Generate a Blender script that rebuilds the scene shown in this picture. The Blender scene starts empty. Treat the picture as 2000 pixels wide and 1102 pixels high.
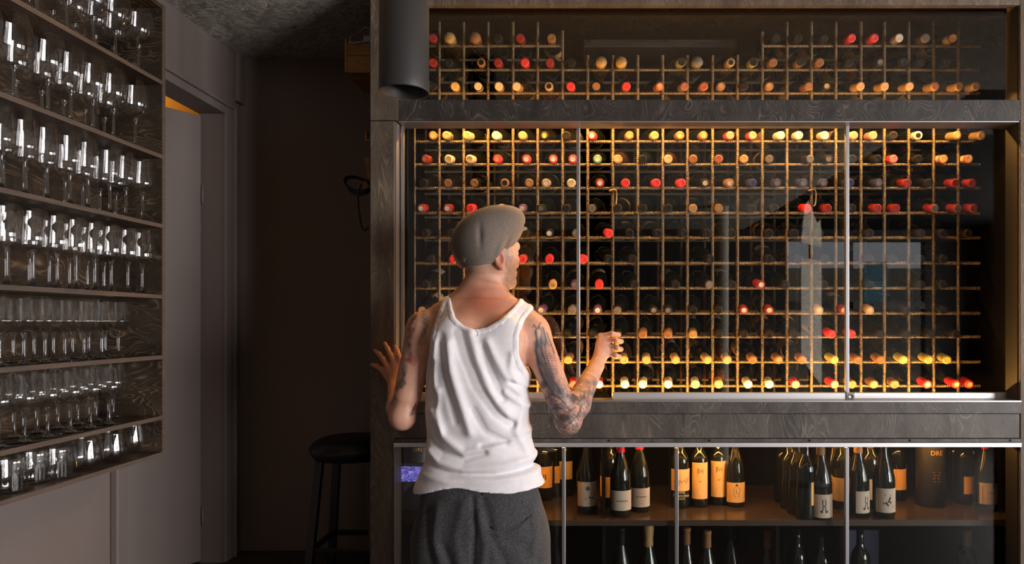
import bpy, bmesh, math, random
import numpy as np
from mathutils import Vector, Matrix
from mathutils.bvhtree import BVHTree

S = bpy.context.scene
COL = S.collection
random.seed(7)

# ------------------------------------------------------------------ camera
CZ, F, VX, VY = 1.45, 1400.0, 1150.0, 630.0          # eye height, focal length in pixels, vanishing point of the depth lines
cam_d = bpy.data.cameras.new('camera')
cam = bpy.data.objects.new('camera', cam_d)
COL.objects.link(cam)
cam.location = (0, 0, CZ)
cam.rotation_euler = (math.radians(90), 0, 0)
cam_d.sensor_fit = 'HORIZONTAL'
cam_d.sensor_width = 36.0
cam_d.lens = 36.0 * F / 2000.0
cam_d.shift_x = (1000.0 - VX) / 2000.0
cam_d.shift_y = (VY - 551.0) / 2000.0
cam_d.clip_start = 0.05
S.camera = cam

# ------------------------------------------------------------------ colour, world, daylight
S.view_settings.view_transform = 'Standard'
S.view_settings.look = 'None'
S.view_settings.gamma = 1.0
S.view_settings.use_curve_mapping = False
S.view_settings.exposure = 0.0
S.cycles.transparent_max_bounces = 48
S.cycles.max_bounces = 10
S.cycles.transmission_bounces = 10
S.cycles.caustics_refractive = False
S.cycles.caustics_reflective = False
S.cycles.sample_clamp_indirect = 4.0

W = bpy.data.worlds.new('world'); S.world = W; W.use_nodes = True
W.node_tree.nodes['Background'].inputs[0].default_value = (0.92, 0.95, 1.0, 1)
W.node_tree.nodes['Background'].inputs[1].default_value = 1.6

ROOM_X, ROOM_Y, CEIL = 5.0, -4.0, CZ + 1.20
XW, YW = -1.58, 3.25                                  # left wall face, rear wall face
WIN_Y = [(-3.05 + 0.56 * i, -3.05 + 0.56 * i + 0.46) for i in range(5)]
WIN_Z = (0.45, 2.50)

def area(name, loc, rot, sx, sy, power, col):
    l = bpy.data.lights.new(name, 'AREA'); l.shape = 'RECTANGLE'; l.size = sx; l.size_y = sy
    l.energy = power; l.color = col
    o = bpy.data.objects.new(name, l); o.location = loc; o.rotation_euler = rot
    COL.objects.link(o); return o

for y0, y1 in WIN_Y:                                  # daylight from the right, put in as panes of an invented shop window
    area('added_window_light', (ROOM_X + 0.03, (y0 + y1) / 2, sum(WIN_Z) / 2), (0, math.radians(90), 0), WIN_Z[1] - WIN_Z[0], y1 - y0, 93.0, (1.0, 0.955, 0.93))

SIDE_Y = [(0.25, 0.60), (0.85, 1.20), (1.45, 1.80)]     # three narrower panes added for more highlight streaks on the glasses
for y0, y1 in SIDE_Y:
    area('added_window_light', (ROOM_X + 0.03, (y0 + y1) / 2, sum(WIN_Z) / 2), (0, math.radians(90), 0), WIN_Z[1] - WIN_Z[0], y1 - y0, 28.0, (1.0, 0.955, 0.93))

# ------------------------------------------------------------------ helpers
def P(px, py, Y):
    return Vector(((px - VX) / F * Y, Y, CZ - (py - VY) / F * Y))
def PX(px, Y): return (px - VX) / F * Y
def PZ(py, Y): return CZ - (py - VY) / F * Y

MATS = {}
def nt(name):
    m = bpy.data.materials.new(name); m.use_nodes = True
    n = m.node_tree; b = n.nodes['Principled BSDF']
    MATS[name] = m
    return m, n, b
def plain(name, col, rough=0.6, metal=0.0, spec=0.5, emit=None, es=0.0, coat=0.0):
    m, n, b = nt(name)
    b.inputs['Base Color'].default_value = (*col, 1); b.inputs['Roughness'].default_value = rough
    b.inputs['Metallic'].default_value = metal; b.inputs['Specular IOR Level'].default_value = spec
    b.inputs['Coat Weight'].default_value = coat
    if emit: b.inputs['Emission Color'].default_value = (*emit, 1); b.inputs['Emission Strength'].default_value = es
    return m
def nd(n, t, **k):
    x = n.nodes.new(t)
    for a, v in k.items(): setattr(x, a, v)
    return x
def ramp(n, src, stops):
    r = nd(n, 'ShaderNodeValToRGB'); e = r.color_ramp.elements
    while len(e) < len(stops): e.new(0.5)
    for i, (p, c) in enumerate(stops): e[i].position = p; e[i].color = (*c, 1)
    n.links.new(src, r.inputs[0]); return r
def coords(n, scale=(1, 1, 1), rot=(0, 0, 0), kind='Object'):
    t = nd(n, 'ShaderNodeTexCoord'); mp = nd(n, 'ShaderNodeMapping')
    mp.inputs['Scale'].default_value = scale; mp.inputs['Rotation'].default_value = rot
    n.links.new(t.outputs[kind], mp.inputs[0]); return mp.outputs[0]
def noise(n, vec, scale, detail=4, rough=0.55, dist=0.0):
    x = nd(n, 'ShaderNodeTexNoise'); n.links.new(vec, x.inputs['Vector'])
    x.inputs['Scale'].default_value = scale; x.inputs['Detail'].default_value = detail
    x.inputs['Roughness'].default_value = rough; x.inputs['Distortion'].default_value = dist
    return x
def bump(n, b, height, strength, dist=0.01):
    x = nd(n, 'ShaderNodeBump'); x.inputs['Strength'].default_value = strength; x.inputs['Distance'].default_value = dist
    n.links.new(height, x.inputs['Height']); n.links.new(x.outputs[0], b.inputs['Normal']); return x
def mixc(n, fac, a, b, mode='MIX'):
    x = nd(n, 'ShaderNodeMix', data_type='RGBA', blend_type=mode)
    if isinstance(fac, float): x.inputs[0].default_value = fac
    else: n.links.new(fac, x.inputs[0])
    for i, v in ((6, a), (7, b)):
        if isinstance(v, tuple): x.inputs[i].default_value = (*v, 1)
        else: n.links.new(v, x.inputs[i])
    return x.outputs[2]

def wood(name, dark, mid, line, scale=1.0, stretch=(1, 1, 1), rough=0.55, lines=0.8, seed=0.0, kind='Object', spec=0.4):
    """stained plywood: cloudy stain plus fine pale cathedral grain lines taken from the level lines of a stretched noise"""
    m, n, b = nt(name)
    v = coords(n, tuple(s * scale for s in stretch), kind=kind)
    ad = nd(n, 'ShaderNodeVectorMath', operation='ADD'); ad.inputs[1].default_value = (seed, seed * 1.7, seed * 0.6)
    n.links.new(v, ad.inputs[0]); v = ad.outputs[0]
    n1 = noise(n, v, 2.2, 2, 0.45, 0.6)
    mu = nd(n, 'ShaderNodeMath', operation='MULTIPLY'); mu.inputs[1].default_value = 26.0; n.links.new(n1.outputs[0], mu.inputs[0])
    fr = nd(n, 'ShaderNodeMath', operation='PINGPONG'); fr.inputs[1].default_value = 0.5; n.links.new(mu.outputs[0], fr.inputs[0])
    th = ramp(n, fr.outputs[0], [(0.0, (1, 1, 1)), (0.13, (0.25, 0.25, 0.25)), (0.3, (0, 0, 0))])
    gate = noise(n, v, 5.0, 3, 0.6)
    gr = ramp(n, gate.outputs[0], [(0.42, (0, 0, 0)), (0.68, (1, 1, 1))])
    lm = nd(n, 'ShaderNodeMath', operation='MULTIPLY'); n.links.new(th.outputs[0], lm.inputs[0]); n.links.new(gr.outputs[0], lm.inputs[1])
    lm2 = nd(n, 'ShaderNodeMath', operation='MULTIPLY'); lm2.inputs[1].default_value = lines; n.links.new(lm.outputs[0], lm2.inputs[0])
    cl = noise(n, v, 3.3, 6, 0.65)
    base = ramp(n, cl.outputs[0], [(0.3, dark), (0.7, mid)])
    fine = noise(n, v, 60, 3, 0.7)
    fr2 = ramp(n, fine.outputs[0], [(0.3, (0.72, 0.72, 0.72)), (0.7, (1.2, 1.2, 1.2))])
    c1 = mixc(n, 1.0, base.outputs[0], fr2.outputs[0], 'MULTIPLY')
    c2 = mixc(n, lm2.outputs[0], c1, line)
    n.links.new(c2, b.inputs['Base Color']); b.inputs['Roughness'].default_value = rough
    b.inputs['Specular IOR Level'].default_value = spec
    bump(n, b, lm2.outputs[0], 0.15, 0.002)
    return m

def thin_glass(name, f0=0.05, tint=(1, 1, 1)):
    m = bpy.data.materials.new(name); m.use_nodes = True; n = m.node_tree; n.nodes.clear(); MATS[name] = m
    out = nd(n, 'ShaderNodeOutputMaterial'); tr = nd(n, 'ShaderNodeBsdfTransparent'); gl = nd(n, 'ShaderNodeBsdfGlossy')
    tr.inputs[0].default_value = (*tint, 1); gl.inputs['Roughness'].default_value = 0.0
    lw = nd(n, 'ShaderNodeLayerWeight'); lw.inputs['Blend'].default_value = 0.5
    pw = nd(n, 'ShaderNodeMath', operation='POWER'); pw.inputs[1].default_value = 5.0
    n.links.new(lw.outputs['Facing'], pw.inputs[0])
    ml = nd(n, 'ShaderNodeMath', operation='MULTIPLY_ADD'); ml.inputs[1].default_value = 1 - f0; ml.inputs[2].default_value = f0
    n.links.new(pw.outputs[0], ml.inputs[0])
    mx = nd(n, 'ShaderNodeMixShader'); n.links.new(ml.outputs[0], mx.inputs[0]); n.links.new(tr.outputs[0], mx.inputs[1]); n.links.new(gl.outputs[0], mx.inputs[2])
    n.links.new(mx.outputs[0], out.inputs[0]); return m
def solid_glass(name):
    m, n, b = nt(name)
    b.inputs['Base Color'].default_value = (0.97, 0.98, 0.98, 1); b.inputs['Roughness'].default_value = 0.0
    b.inputs['IOR'].default_value = 1.5; b.inputs['Transmission Weight'].default_value = 1.0
    return m

# ---- mesh helpers
def mesh_obj(name, verts, faces, mats, parent=None, smooth=False, midx=None):
    me = bpy.data.meshes.new(name); me.from_pydata([tuple(v) for v in verts], [], faces)
    for m in (mats if isinstance(mats, (list, tuple)) else [mats]): me.materials.append(MATS[m] if isinstance(m, str) else m)
    if midx: me.polygons.foreach_set('material_index', midx)
    if smooth: me.polygons.foreach_set('use_smooth', [True] * len(me.polygons))
    me.update()
    o = bpy.data.objects.new(name, me); COL.objects.link(o)
    if parent: o.parent = parent
    return o
def boxvf(x0, x1, y0, y1, z0, z1):
    v = [(x, y, z) for z in (z0, z1) for y in (y0, y1) for x in (x0, x1)]
    f = [(0, 2, 3, 1), (4, 5, 7, 6), (0, 1, 5, 4), (2, 6, 7, 3), (0, 4, 6, 2), (1, 3, 7, 5)]
    return v, f
def box(name, x0, x1, y0, y1, z0, z1, mat, parent=None, bev=0.0):
    v, f = boxvf(min(x0, x1), max(x0, x1), min(y0, y1), max(y0, y1), min(z0, z1), max(z0, z1))
    if bev <= 0: return mesh_obj(name, v, f, mat, parent)
    bm = bmesh.new()
    vs = [bm.verts.new(p) for p in v]
    for q in f: bm.faces.new([vs[i] for i in q])
    bmesh.ops.bevel(bm, geom=list(bm.edges), offset=bev, segments=2, affect='EDGES', profile=0.5)
    return bm_obj(name, bm, mat, parent)
def bm_obj(name, bm, mat, parent=None, smooth=False):
    bmesh.ops.recalc_face_normals(bm, faces=bm.faces)
    me = bpy.data.meshes.new(name); bm.to_mesh(me); bm.free()
    for m in (mat if isinstance(mat, (list, tuple)) else [mat]): me.materials.append(MATS[m] if isinstance(m, str) else m)
    if smooth: me.polygons.foreach_set('use_smooth', [True] * len(me.polygons))
    o = bpy.data.objects.new(name, me); COL.objects.link(o)
    if parent: o.parent = parent
    return o
def lathe(prof, seg=24, rfun=None, cap0=False, cap1=False):
    """prof: list of (r, z); returns verts, faces; rfun(r, z, angle, i) may modulate the radius"""
    V, Fc = [], []
    for i, (r, z) in enumerate(prof):
        for k in range(seg):
            a = 2 * math.pi * k / seg
            q = rfun(r, z, a, i) if rfun else r
            V.append((q * math.cos(a), q * math.sin(a), z))
    for i in range(len(prof) - 1):
        for k in range(seg):
            k2 = (k + 1) % seg
            Fc.append((i * seg + k, i * seg + k2, (i + 1) * seg + k2, (i + 1) * seg + k))
    if cap0: Fc.append(tuple(reversed(range(seg))))
    if cap1: Fc.append(tuple((len(prof) - 1) * seg + k for k in range(seg)))
    return V, Fc
def tubevf(pts, r, seg=8, closed=False, caps=True):
    pts = [Vector(p) for p in pts]; V, Fc = [], []; up = None
    rs = r if isinstance(r, (list, tuple)) else [r] * len(pts)
    for i, p in enumerate(pts):
        t = (pts[min(i + 1, len(pts) - 1)] - pts[max(i - 1, 0)]).normalized()
        if up is None: up = t.orthogonal().normalized()
        up = (up - t * up.dot(t)).normalized(); w = t.cross(up)
        for k in range(seg):
            a = 2 * math.pi * k / seg
            V.append(p + (up * math.cos(a) + w * math.sin(a)) * rs[i])
    for i in range(len(pts) - 1):
        for k in range(seg):
            k2 = (k + 1) % seg
            Fc.append((i * seg + k, i * seg + k2, (i + 1) * seg + k2, (i + 1) * seg + k))
    if caps:
        Fc.append(tuple(reversed(range(seg)))); Fc.append(tuple((len(pts) - 1) * seg + k for k in range(seg)))
    return V, Fc
def tube(name, pts, r, mat, parent=None, seg=8):
    v, f = tubevf(pts, r, seg); return mesh_obj(name, v, f, mat, parent, True)
def spline(pts, n=8):
    pts = [Vector(p) for p in pts]; out = []
    for i in range(len(pts) - 1):
        p0, p1, p2, p3 = pts[max(i - 1, 0)], pts[i], pts[i + 1], pts[min(i + 2, len(pts) - 1)]
        for k in range(n):
            t = k / n
            out.append(0.5 * ((2 * p1) + (p2 - p0) * t + (2 * p0 - 5 * p1 + 4 * p2 - p3) * t * t + (3 * p1 - p0 - 3 * p2 + p3) * t ** 3))
    out.append(pts[-1]); return out
def empty(name, loc, label=None, cat=None, group=None):
    o = bpy.data.objects.new(name, None); COL.objects.link(o); o.location = loc; o.empty_display_size = 0.05
    return tag(o, label, cat, group)
def tag(o, label=None, cat=None, group=None, kind=None):
    if label: o['label'] = label
    if cat: o['category'] = cat
    if group: o['group'] = group
    if kind: o['kind'] = kind
    return o
def struct(o): o['kind'] = 'structure'; return o
def clone(o, parent=None, loc=None, rotz=None):
    c = o.copy(); COL.objects.link(c); c.parent = parent
    if loc is not None: c.location = loc
    if rotz is not None: c.rotation_euler = (0, 0, rotz)
    for ch in o.children: clone(ch, c)
    return c
ORD = ['first', 'second', 'third', 'fourth', 'fifth', 'sixth', 'seventh', 'eighth', 'ninth', 'tenth', 'eleventh', 'twelfth', 'thirteenth', 'fourteenth', 'fifteenth',
       'sixteenth', 'seventeenth', 'eighteenth', 'nineteenth', 'twentieth', 'twenty-first', 'twenty-second', 'twenty-third', 'twenty-fourth', 'twenty-fifth']

# ------------------------------------------------------------------ materials
wood('cabinet_wood', (0.0405, 0.0338, 0.0297), (0.1148, 0.0972, 0.0851), (0.30, 0.26, 0.22), 1.6, (2.2, 1, 0.7), 0.5, 0.55)
wood('cabinet_wood_post', (0.060, 0.045, 0.033), (0.15, 0.115, 0.085), (0.34, 0.27, 0.18), 1.8, (2.6, 1, 0.55), 0.6, 0.45, 3.1)
wood('cabinet_wood_beam', (0.0152, 0.0134, 0.0134), (0.0507, 0.0445, 0.0418), (0.225, 0.2025, 0.18), 2.0, (1.6, 1, 0.8), 0.45, 0.6, 7.7)
wood('cabinet_wood_ledge', (0.0378, 0.0324, 0.0311), (0.108, 0.0945, 0.0864), (0.26, 0.23, 0.20), 1.9, (2.4, 1, 0.9), 0.5, 0.5, 11.2)
wood('shelf_wood', (0.020, 0.014, 0.010), (0.060, 0.042, 0.030), (0.30, 0.20, 0.11), 1.9, (1, 1.0, 2.2), 0.42, 0.7, 2.2)
wood('shelf_edge_wood', (0.055, 0.040, 0.032), (0.13, 0.095, 0.075), (0.20, 0.15, 0.11), 3.0, (1, 0.6, 30), 0.6, 0.3, 4.4)
wood('crate_pine', (0.30, 0.16, 0.06), (0.48, 0.27, 0.10), (0.22, 0.10, 0.03), 2.0, (1, 1, 5), 0.6, 0.6, 1.3)
plain('black_interior', (0.005, 0.0042, 0.0038), 0.9, spec=0.08)
plain('ceiling_black', (0.010, 0.010, 0.010), 0.9, spec=0.1)
plain('cabinet_shelf', (0.05, 0.035, 0.025), 0.25)
plain('aluminium', (0.36, 0.355, 0.365), 0.42, 0.9)
plain('brushed_rail', (0.66, 0.65, 0.66), 0.45, 0.85)
plain('lock_steel', (0.5, 0.5, 0.5), 0.25, 1.0)
plain('dark_screw', (0.02, 0.02, 0.02), 0.4, 0.6)
plain('led', (1, 0.7, 0.4), 0.5, emit=(1.0, 0.475, 0.108), es=310.0)
plain('led_up', (1, 0.7, 0.4), 0.5, emit=(1.0, 0.475, 0.108), es=52.0)
plain('led_low', (1, 0.7, 0.4), 0.5, emit=(1.0, 0.45, 0.10), es=105.0)
plain('matt_black', (0.028, 0.028, 0.030), 0.5)
plain('inner_black', (0.006, 0.006, 0.006), 0.8)
plain('stool_black', (0.010, 0.009, 0.010), 0.45)
plain('white_plastic', (0.55, 0.53, 0.52), 0.5)
plain('black_cable', (0.006, 0.006, 0.006), 0.5)
plain('orange_wall', (0.80, 0.42, 0.05), 0.8)
plain('floor_dark', (0.035, 0.026, 0.021), 0.55)
plain('platform_top', (0.055, 0.042, 0.03), 0.6)
plain('rear_room', (0.035, 0.032, 0.030), 0.8)
plain('facade', (0.34, 0.29, 0.23), 0.9)
plain('teal_print', (0.02, 0.12, 0.17), 0.6)
plain('pale_print', (0.5, 0.55, 0.55), 0.6)
plain('pale_cloth', (0.62, 0.56, 0.47), 0.85)
plain('pale_banner', (0.80, 0.73, 0.62), 0.85)
plain('window_frame', (0.03, 0.03, 0.032), 0.5)
plain('navy_panel', (0.012, 0.022, 0.06), 0.5)
plain('brass', (0.45, 0.33, 0.15), 0.35, 1.0)
plain('paint_edge', (0.30, 0.27, 0.25), 0.45)
def violet_glow():  # emissive pattern imitating a violet reflection
    m, n, b = nt('violet_glow'); v = coords(n, (40, 40, 120)); x = noise(n, v, 1.0, 5, 0.7, 1.5)
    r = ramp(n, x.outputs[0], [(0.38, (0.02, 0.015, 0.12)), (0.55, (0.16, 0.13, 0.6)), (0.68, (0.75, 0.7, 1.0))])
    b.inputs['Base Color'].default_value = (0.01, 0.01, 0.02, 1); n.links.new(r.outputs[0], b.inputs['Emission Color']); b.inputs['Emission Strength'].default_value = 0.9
violet_glow()
thin_glass('door_glass', 0.038, (0.97, 0.98, 0.975))
thin_glass('bowl_glass', 0.08)
thin_glass('tumbler_glass', 0.13)
solid_glass('solid_glass')

def paint(name, a, b2, rough=0.5):
    m, n, b = nt(name); v = coords(n)
    x = noise(n, v, 1.6, 3); r = ramp(n, x.outputs[0], [(0.3, a), (0.7, b2)])
    n.links.new(r.outputs[0], b.inputs['Base Color']); b.inputs['Roughness'].default_value = rough
    y = noise(n, v, 140, 2); bump(n, b, y.outputs[0], 0.06, 0.002); return m
paint('wall_paint', (0.155, 0.124, 0.115), (0.178, 0.143, 0.133))
paint('rear_paint', (0.20, 0.155, 0.130), (0.23, 0.178, 0.150))

def wood_wool():
    m, n, b = nt('wood_wool')
    v = coords(n)
    d = noise(n, v, 9, 2)
    ad = nd(n, 'ShaderNodeMix', data_type='RGBA', blend_type='ADD'); ad.inputs[0].default_value = 0.22
    n.links.new(v, ad.inputs[6]); n.links.new(d.outputs['Color'], ad.inputs[7])
    hs = []
    for rz in (0.4, -0.7, 1.45):
        mp = nd(n, 'ShaderNodeMapping'); mp.inputs['Scale'].default_value = (14, 170, 30); mp.inputs['Rotation'].default_value = (0, 0, rz)
        n.links.new(ad.outputs[2], mp.inputs[0]); hs.append(noise(n, mp.outputs[0], 1.0, 3, 0.6))
    a1 = nd(n, 'ShaderNodeMath', operation='MAXIMUM'); n.links.new(hs[0].outputs[0], a1.inputs[0]); n.links.new(hs[1].outputs[0], a1.inputs[1])
    a2 = nd(n, 'ShaderNodeMath', operation='MAXIMUM'); n.links.new(a1.outputs[0], a2.inputs[0]); n.links.new(hs[2].outputs[0], a2.inputs[1])
    r = ramp(n, a2.outputs[0], [(0.42, (0.17, 0.155, 0.135)), (0.57, (0.50, 0.46, 0.40)), (0.70, (0.85, 0.80, 0.71))])
    n.links.new(r.outputs[0], b.inputs['Base Color']); b.inputs['Roughness'].default_value = 0.85
    bump(n, b, a2.outputs[0], 0.9, 0.012)
wood_wool()
def rebar():
    m, n, b = nt('rebar')
    v = coords(n); x = noise(n, v, 12, 4)
    r = ramp(n, x.outputs[0], [(0.3, (0.115, 0.082, 0.046)), (0.75, (0.205, 0.152, 0.088))])
    n.links.new(r.outputs[0], b.inputs['Base Color']); b.inputs['Metallic'].default_value = 0.35; b.inputs['Roughness'].default_value = 0.42
rebar()

# ------------------------------------------------------------------ room shell
struct(box('floor', XW - 0.2, ROOM_X + 0.2, ROOM_Y - 0.2, YW + 0.2, -0.1, 0.0, 'floor_dark'))
struct(box('ceiling', XW - 0.2, 2.0, ROOM_Y - 0.2, YW + 0.2, CEIL, CEIL + 0.1, 'wood_wool'))
struct(box('ceiling_over_cabinet', 2.0, ROOM_X + 0.2, 1.5, YW + 0.2, CEIL, CEIL + 0.1, 'wood_wool'))
struct(box('ceiling_by_window', 2.0, ROOM_X + 0.2, ROOM_Y - 0.2, 1.5, CEIL, CEIL + 0.1, 'ceiling_black'))
struct(box('wall_rear', XW - 0.12, ROOM_X + 0.2, YW, YW + 0.12, 0, CEIL, 'rear_paint'))
DY0, DY1, DZ1 = 2.43, 3.09, CZ + 0.90                  # door opening in the left wall
PLAT = 0.415
wl = struct(box('wall_left', XW - 0.10, XW, ROOM_Y, DY0, 0, CEIL, 'wall_paint'))
struct(box('wall_left_above_door', XW - 0.10, XW, DY0, YW, DZ1, CEIL, 'wall_paint'))
struct(box('wall_left_beside_door', XW - 0.10, XW, DY1, YW, 0, DZ1, 'wall_paint'))
struct(box('wall_left_below_door', XW - 0.10, XW, DY0, DY1, 0, PLAT, 'wall_paint'))
struct(box('floor_platform', XW, -0.785, 2.35, YW, 0, PLAT, 'platform_top'))
# casing of the door: flat board with a bead on both edges
tr = bpy.data.objects.new('trim_1', None); COL.objects.link(tr); tag(tr, kind='structure')
box('casing_board', XW, XW + 0.016, DY1, DY1 + 0.066, PLAT, DZ1 + 0.035, 'wall_paint', tr, 0.003)
box('casing_bead', XW, XW + 0.026, DY1 + 0.066, DY1 + 0.082, PLAT, DZ1 + 0.05, 'wall_paint', tr, 0.005)
box('casing_board', XW, XW + 0.016, DY0 - 0.05, DY1, DZ1, DZ1 + 0.034, 'wall_paint', tr, 0.003)
box('casing_bead', XW, XW + 0.026, DY0 - 0.066, DY1 + 0.066, DZ1 + 0.034, DZ1 + 0.05, 'wall_paint', tr, 0.005)
box('casing_board', XW, XW + 0.016, DY0 - 0.05, DY0, PLAT, DZ1, 'wall_paint', tr, 0.003)
box('casing_bead', XW, XW + 0.026, DY0 - 0.066, DY0 - 0.05, PLAT, DZ1 + 0.034, 'wall_paint', tr, 0.005)
struct(box('trim_2', XW, XW + 0.022, 3.19, YW, CZ + 0.985, CEIL, 'wall_paint', None, 0.003))
# door leaf ajar into the next room, hinged on the far jamb
d1 = bpy.data.objects.new('door_1', None); COL.objects.link(d1); tag(d1, kind='structure')
d1.location = (XW - 0.085, DY1 - 0.012, 0); d1.rotation_euler = (0, 0, math.radians(-30))
box('door_leaf', -0.04, 0.0, -0.64, 0, PLAT + 0.01, DZ1 - 0.012, 'wall_paint', d1, 0.003)
for z in (PLAT + 0.2, CZ + 0.55):
    v, f = lathe([(0.0045, -0.04), (0.0045, 0.04)], 10, None, True, True)
    h = mesh_obj('hinge', [(x + 0.003, y + 0.004, q + z) for x, y, q in v], f, 'wall_paint', d1, True)
# the warm-lit room beyond
struct(box('wall_next_room_end', XW - 1.3, XW - 1.2, 1.9, 3.5, 0, CEIL, 'orange_wall'))
struct(box('wall_next_room_far', XW - 1.2, XW - 0.1, 3.25, 3.35, 0, CEIL, 'orange_wall'))
struct(box('wall_next_room_near', XW - 1.2, XW - 0.1, 1.8, 1.9, 0, CEIL, 'orange_wall'))
struct(box('ceiling_next_room', XW - 1.3, XW - 0.2, 1.8, 3.4, CEIL, CEIL + 0.1, 'orange_wall'))
struct(box('floor_next_room', XW - 1.3, XW - 0.1, 1.8, 3.4, PLAT - 0.1, PLAT, 'platform_top'))
pl = bpy.data.lights.new('next_room_lamp', 'POINT'); pl.energy = 2.2; pl.color = (1, 0.72, 0.35); pl.shadow_soft_size = 0.04
po = bpy.data.objects.new('next_room_lamp', pl); po.location = (XW - 0.55, 3.08, 2.45); COL.objects.link(po)
# unseen side wall with the shop window invented to light the room
struct(box('wall_right', ROOM_X, ROOM_X + 0.12, ROOM_Y, YW, 0, WIN_Z[0], 'rear_room'))
struct(box('wall_right_above_window', ROOM_X, ROOM_X + 0.12, ROOM_Y, YW, WIN_Z[1], CEIL, 'rear_room'))
struct(box('wall_right_before_window', ROOM_X, ROOM_X + 0.12, ROOM_Y, WIN_Y[0][0], WIN_Z[0], WIN_Z[1], 'rear_room'))
gaps = [WIN_Y[-1][1]] + [v for p in SIDE_Y for v in p] + [YW]
for i in range(0, len(gaps), 2): struct(box('wall_right_between_windows', ROOM_X, ROOM_X + 0.12, gaps[i], gaps[i + 1], WIN_Z[0], WIN_Z[1], 'rear_room'))
w1 = bpy.data.objects.new('added_window_1', None); COL.objects.link(w1); tag(w1, kind='structure')  # frame of the invented side window
for _, y in WIN_Y[:-1]: box('window_mullion', ROOM_X, ROOM_X + 0.1, y, y + 0.10, WIN_Z[0], WIN_Z[1], 'window_frame', w1)
# wall behind the camera with a dim window onto a pale facade
BW = (2.55, 4.35, 0.5, 2.5)
struct(box('wall_back', XW, BW[0], ROOM_Y - 0.12, ROOM_Y, 0, CEIL, 'rear_room'))
struct(box('wall_back_beside_window', BW[1], ROOM_X, ROOM_Y - 0.12, ROOM_Y, 0, CEIL, 'rear_room'))
struct(box('wall_back_below_window', BW[0], BW[1], ROOM_Y - 0.12, ROOM_Y, 0, BW[2], 'rear_room'))
struct(box('wall_back_above_window', BW[0], BW[1], ROOM_Y - 0.12, ROOM_Y, BW[3], CEIL, 'rear_room'))
w2 = bpy.data.objects.new('window_2', None); COL.objects.link(w2); tag(w2, kind='structure')
box('window_mullion', 3.32, 3.42, ROOM_Y - 0.1, ROOM_Y, BW[2], BW[3], 'window_frame', w2)
box('window_transom', BW[0], BW[1], ROOM_Y - 0.1, ROOM_Y, 1.62, 1.72, 'window_frame', w2)
pv, pf = lathe([(0.075, 0), (0.075, CEIL)], 24); pil = mesh_obj('added_pillar', [(x + 1.37, y - 2.2, z) for x, y, z in pv], pf, 'pale_cloth', None, True); struct(pil)  # unseen pillar invented to mirror as a pale band in the doors
struct(box('exterior_facade', 1.0, 6.0, ROOM_Y - 2.2, ROOM_Y - 2.0, -0.1, 2.3, 'facade'))
# ------------------------------------------------------------------ wine cabinet
YF = 2.55                                               # front face of the cabinet
CXL, CXR = PX(723, YF), PX(1992, YF)                    # outer sides
CYB = 3.235
cab = empty('wine_cabinet', (0, 0, 0), 'tall built-in wine cabinet of dark grey stained plywood with sliding glass doors', 'cabinet')
Zt = lambda py: PZ(py, YF)
XPL = PX(770, YF)
z_joint = Zt(235.5)
box('side_post', CXL, PX(778, YF), YF, YF + 0.085, z_joint + 0.0015, CEIL - 0.001, 'cabinet_wood_post', cab, 0.002)
box('side_post', CXL, XPL, YF, YF + 0.085, 0.0, z_joint - 0.0015, 'cabinet_wood_post', cab, 0.002)
box('side_post', PX(1993, YF), PX(2070, YF), YF, YF + 0.085, 0.0, CEIL - 0.001, 'cabinet_wood_post', cab, 0.002)
box('side_panel', CXL, CXL + 0.018, YF + 0.085, CYB, 0.0, CEIL - 0.001, 'black_interior', cab)
box('side_panel', PX(2070, YF) - 0.018, PX(2070, YF), YF + 0.085, CYB, 0.0, CEIL - 0.001, 'black_interior', cab)
box('back_panel', CXL + 0.018, PX(2070, YF) - 0.018, CYB - 0.012, CYB, 0.0, CEIL - 0.001, 'black_interior', cab)
box('top_beam', PX(778, YF), PX(1993, YF), YF, YF + 0.03, Zt(9.5), CEIL - 0.001, 'cabinet_wood_post', cab, 0.002)
box('middle_beam', PX(778, YF), PX(1993, YF), YF, YF + 0.05, Zt(235), Zt(194.5), 'cabinet_wood_beam', cab, 0.002)
box('ledge_board', XPL, PX(1993, YF), YF - 0.004, YF + 0.05, Zt(808), Zt(785.5), 'cabinet_wood_ledge', cab, 0.002)
box('front_board', XPL, PX(1993, YF), YF + 0.003, YF + 0.05, Zt(856.5), Zt(808.7), 'cabinet_wood', cab, 0.0015)
box('trim_strip', XPL, PX(1993, YF), YF - 0.002, YF + 0.05, Zt(864), Zt(857.3), 'cabinet_wood_ledge', cab, 0.001)
for px in range(1190, 1990, 196): 
    v, f = lathe([(0.0035, 0), (0.0035, 0.003), (0.0, 0.0035)], 10)
    c = P(px, 860.5, YF - 0.0022); mesh_obj('screw', [(c.x + a, c.y - d, c.z + b) for a, b, d in v], f, 'dark_screw', cab)
box('ceiling_panel', CXL + 0.018, PX(2070, YF) - 0.018, YF + 0.075, CYB - 0.012, CEIL - 0.006, CEIL - 0.001, 'black_interior', cab)
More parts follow.
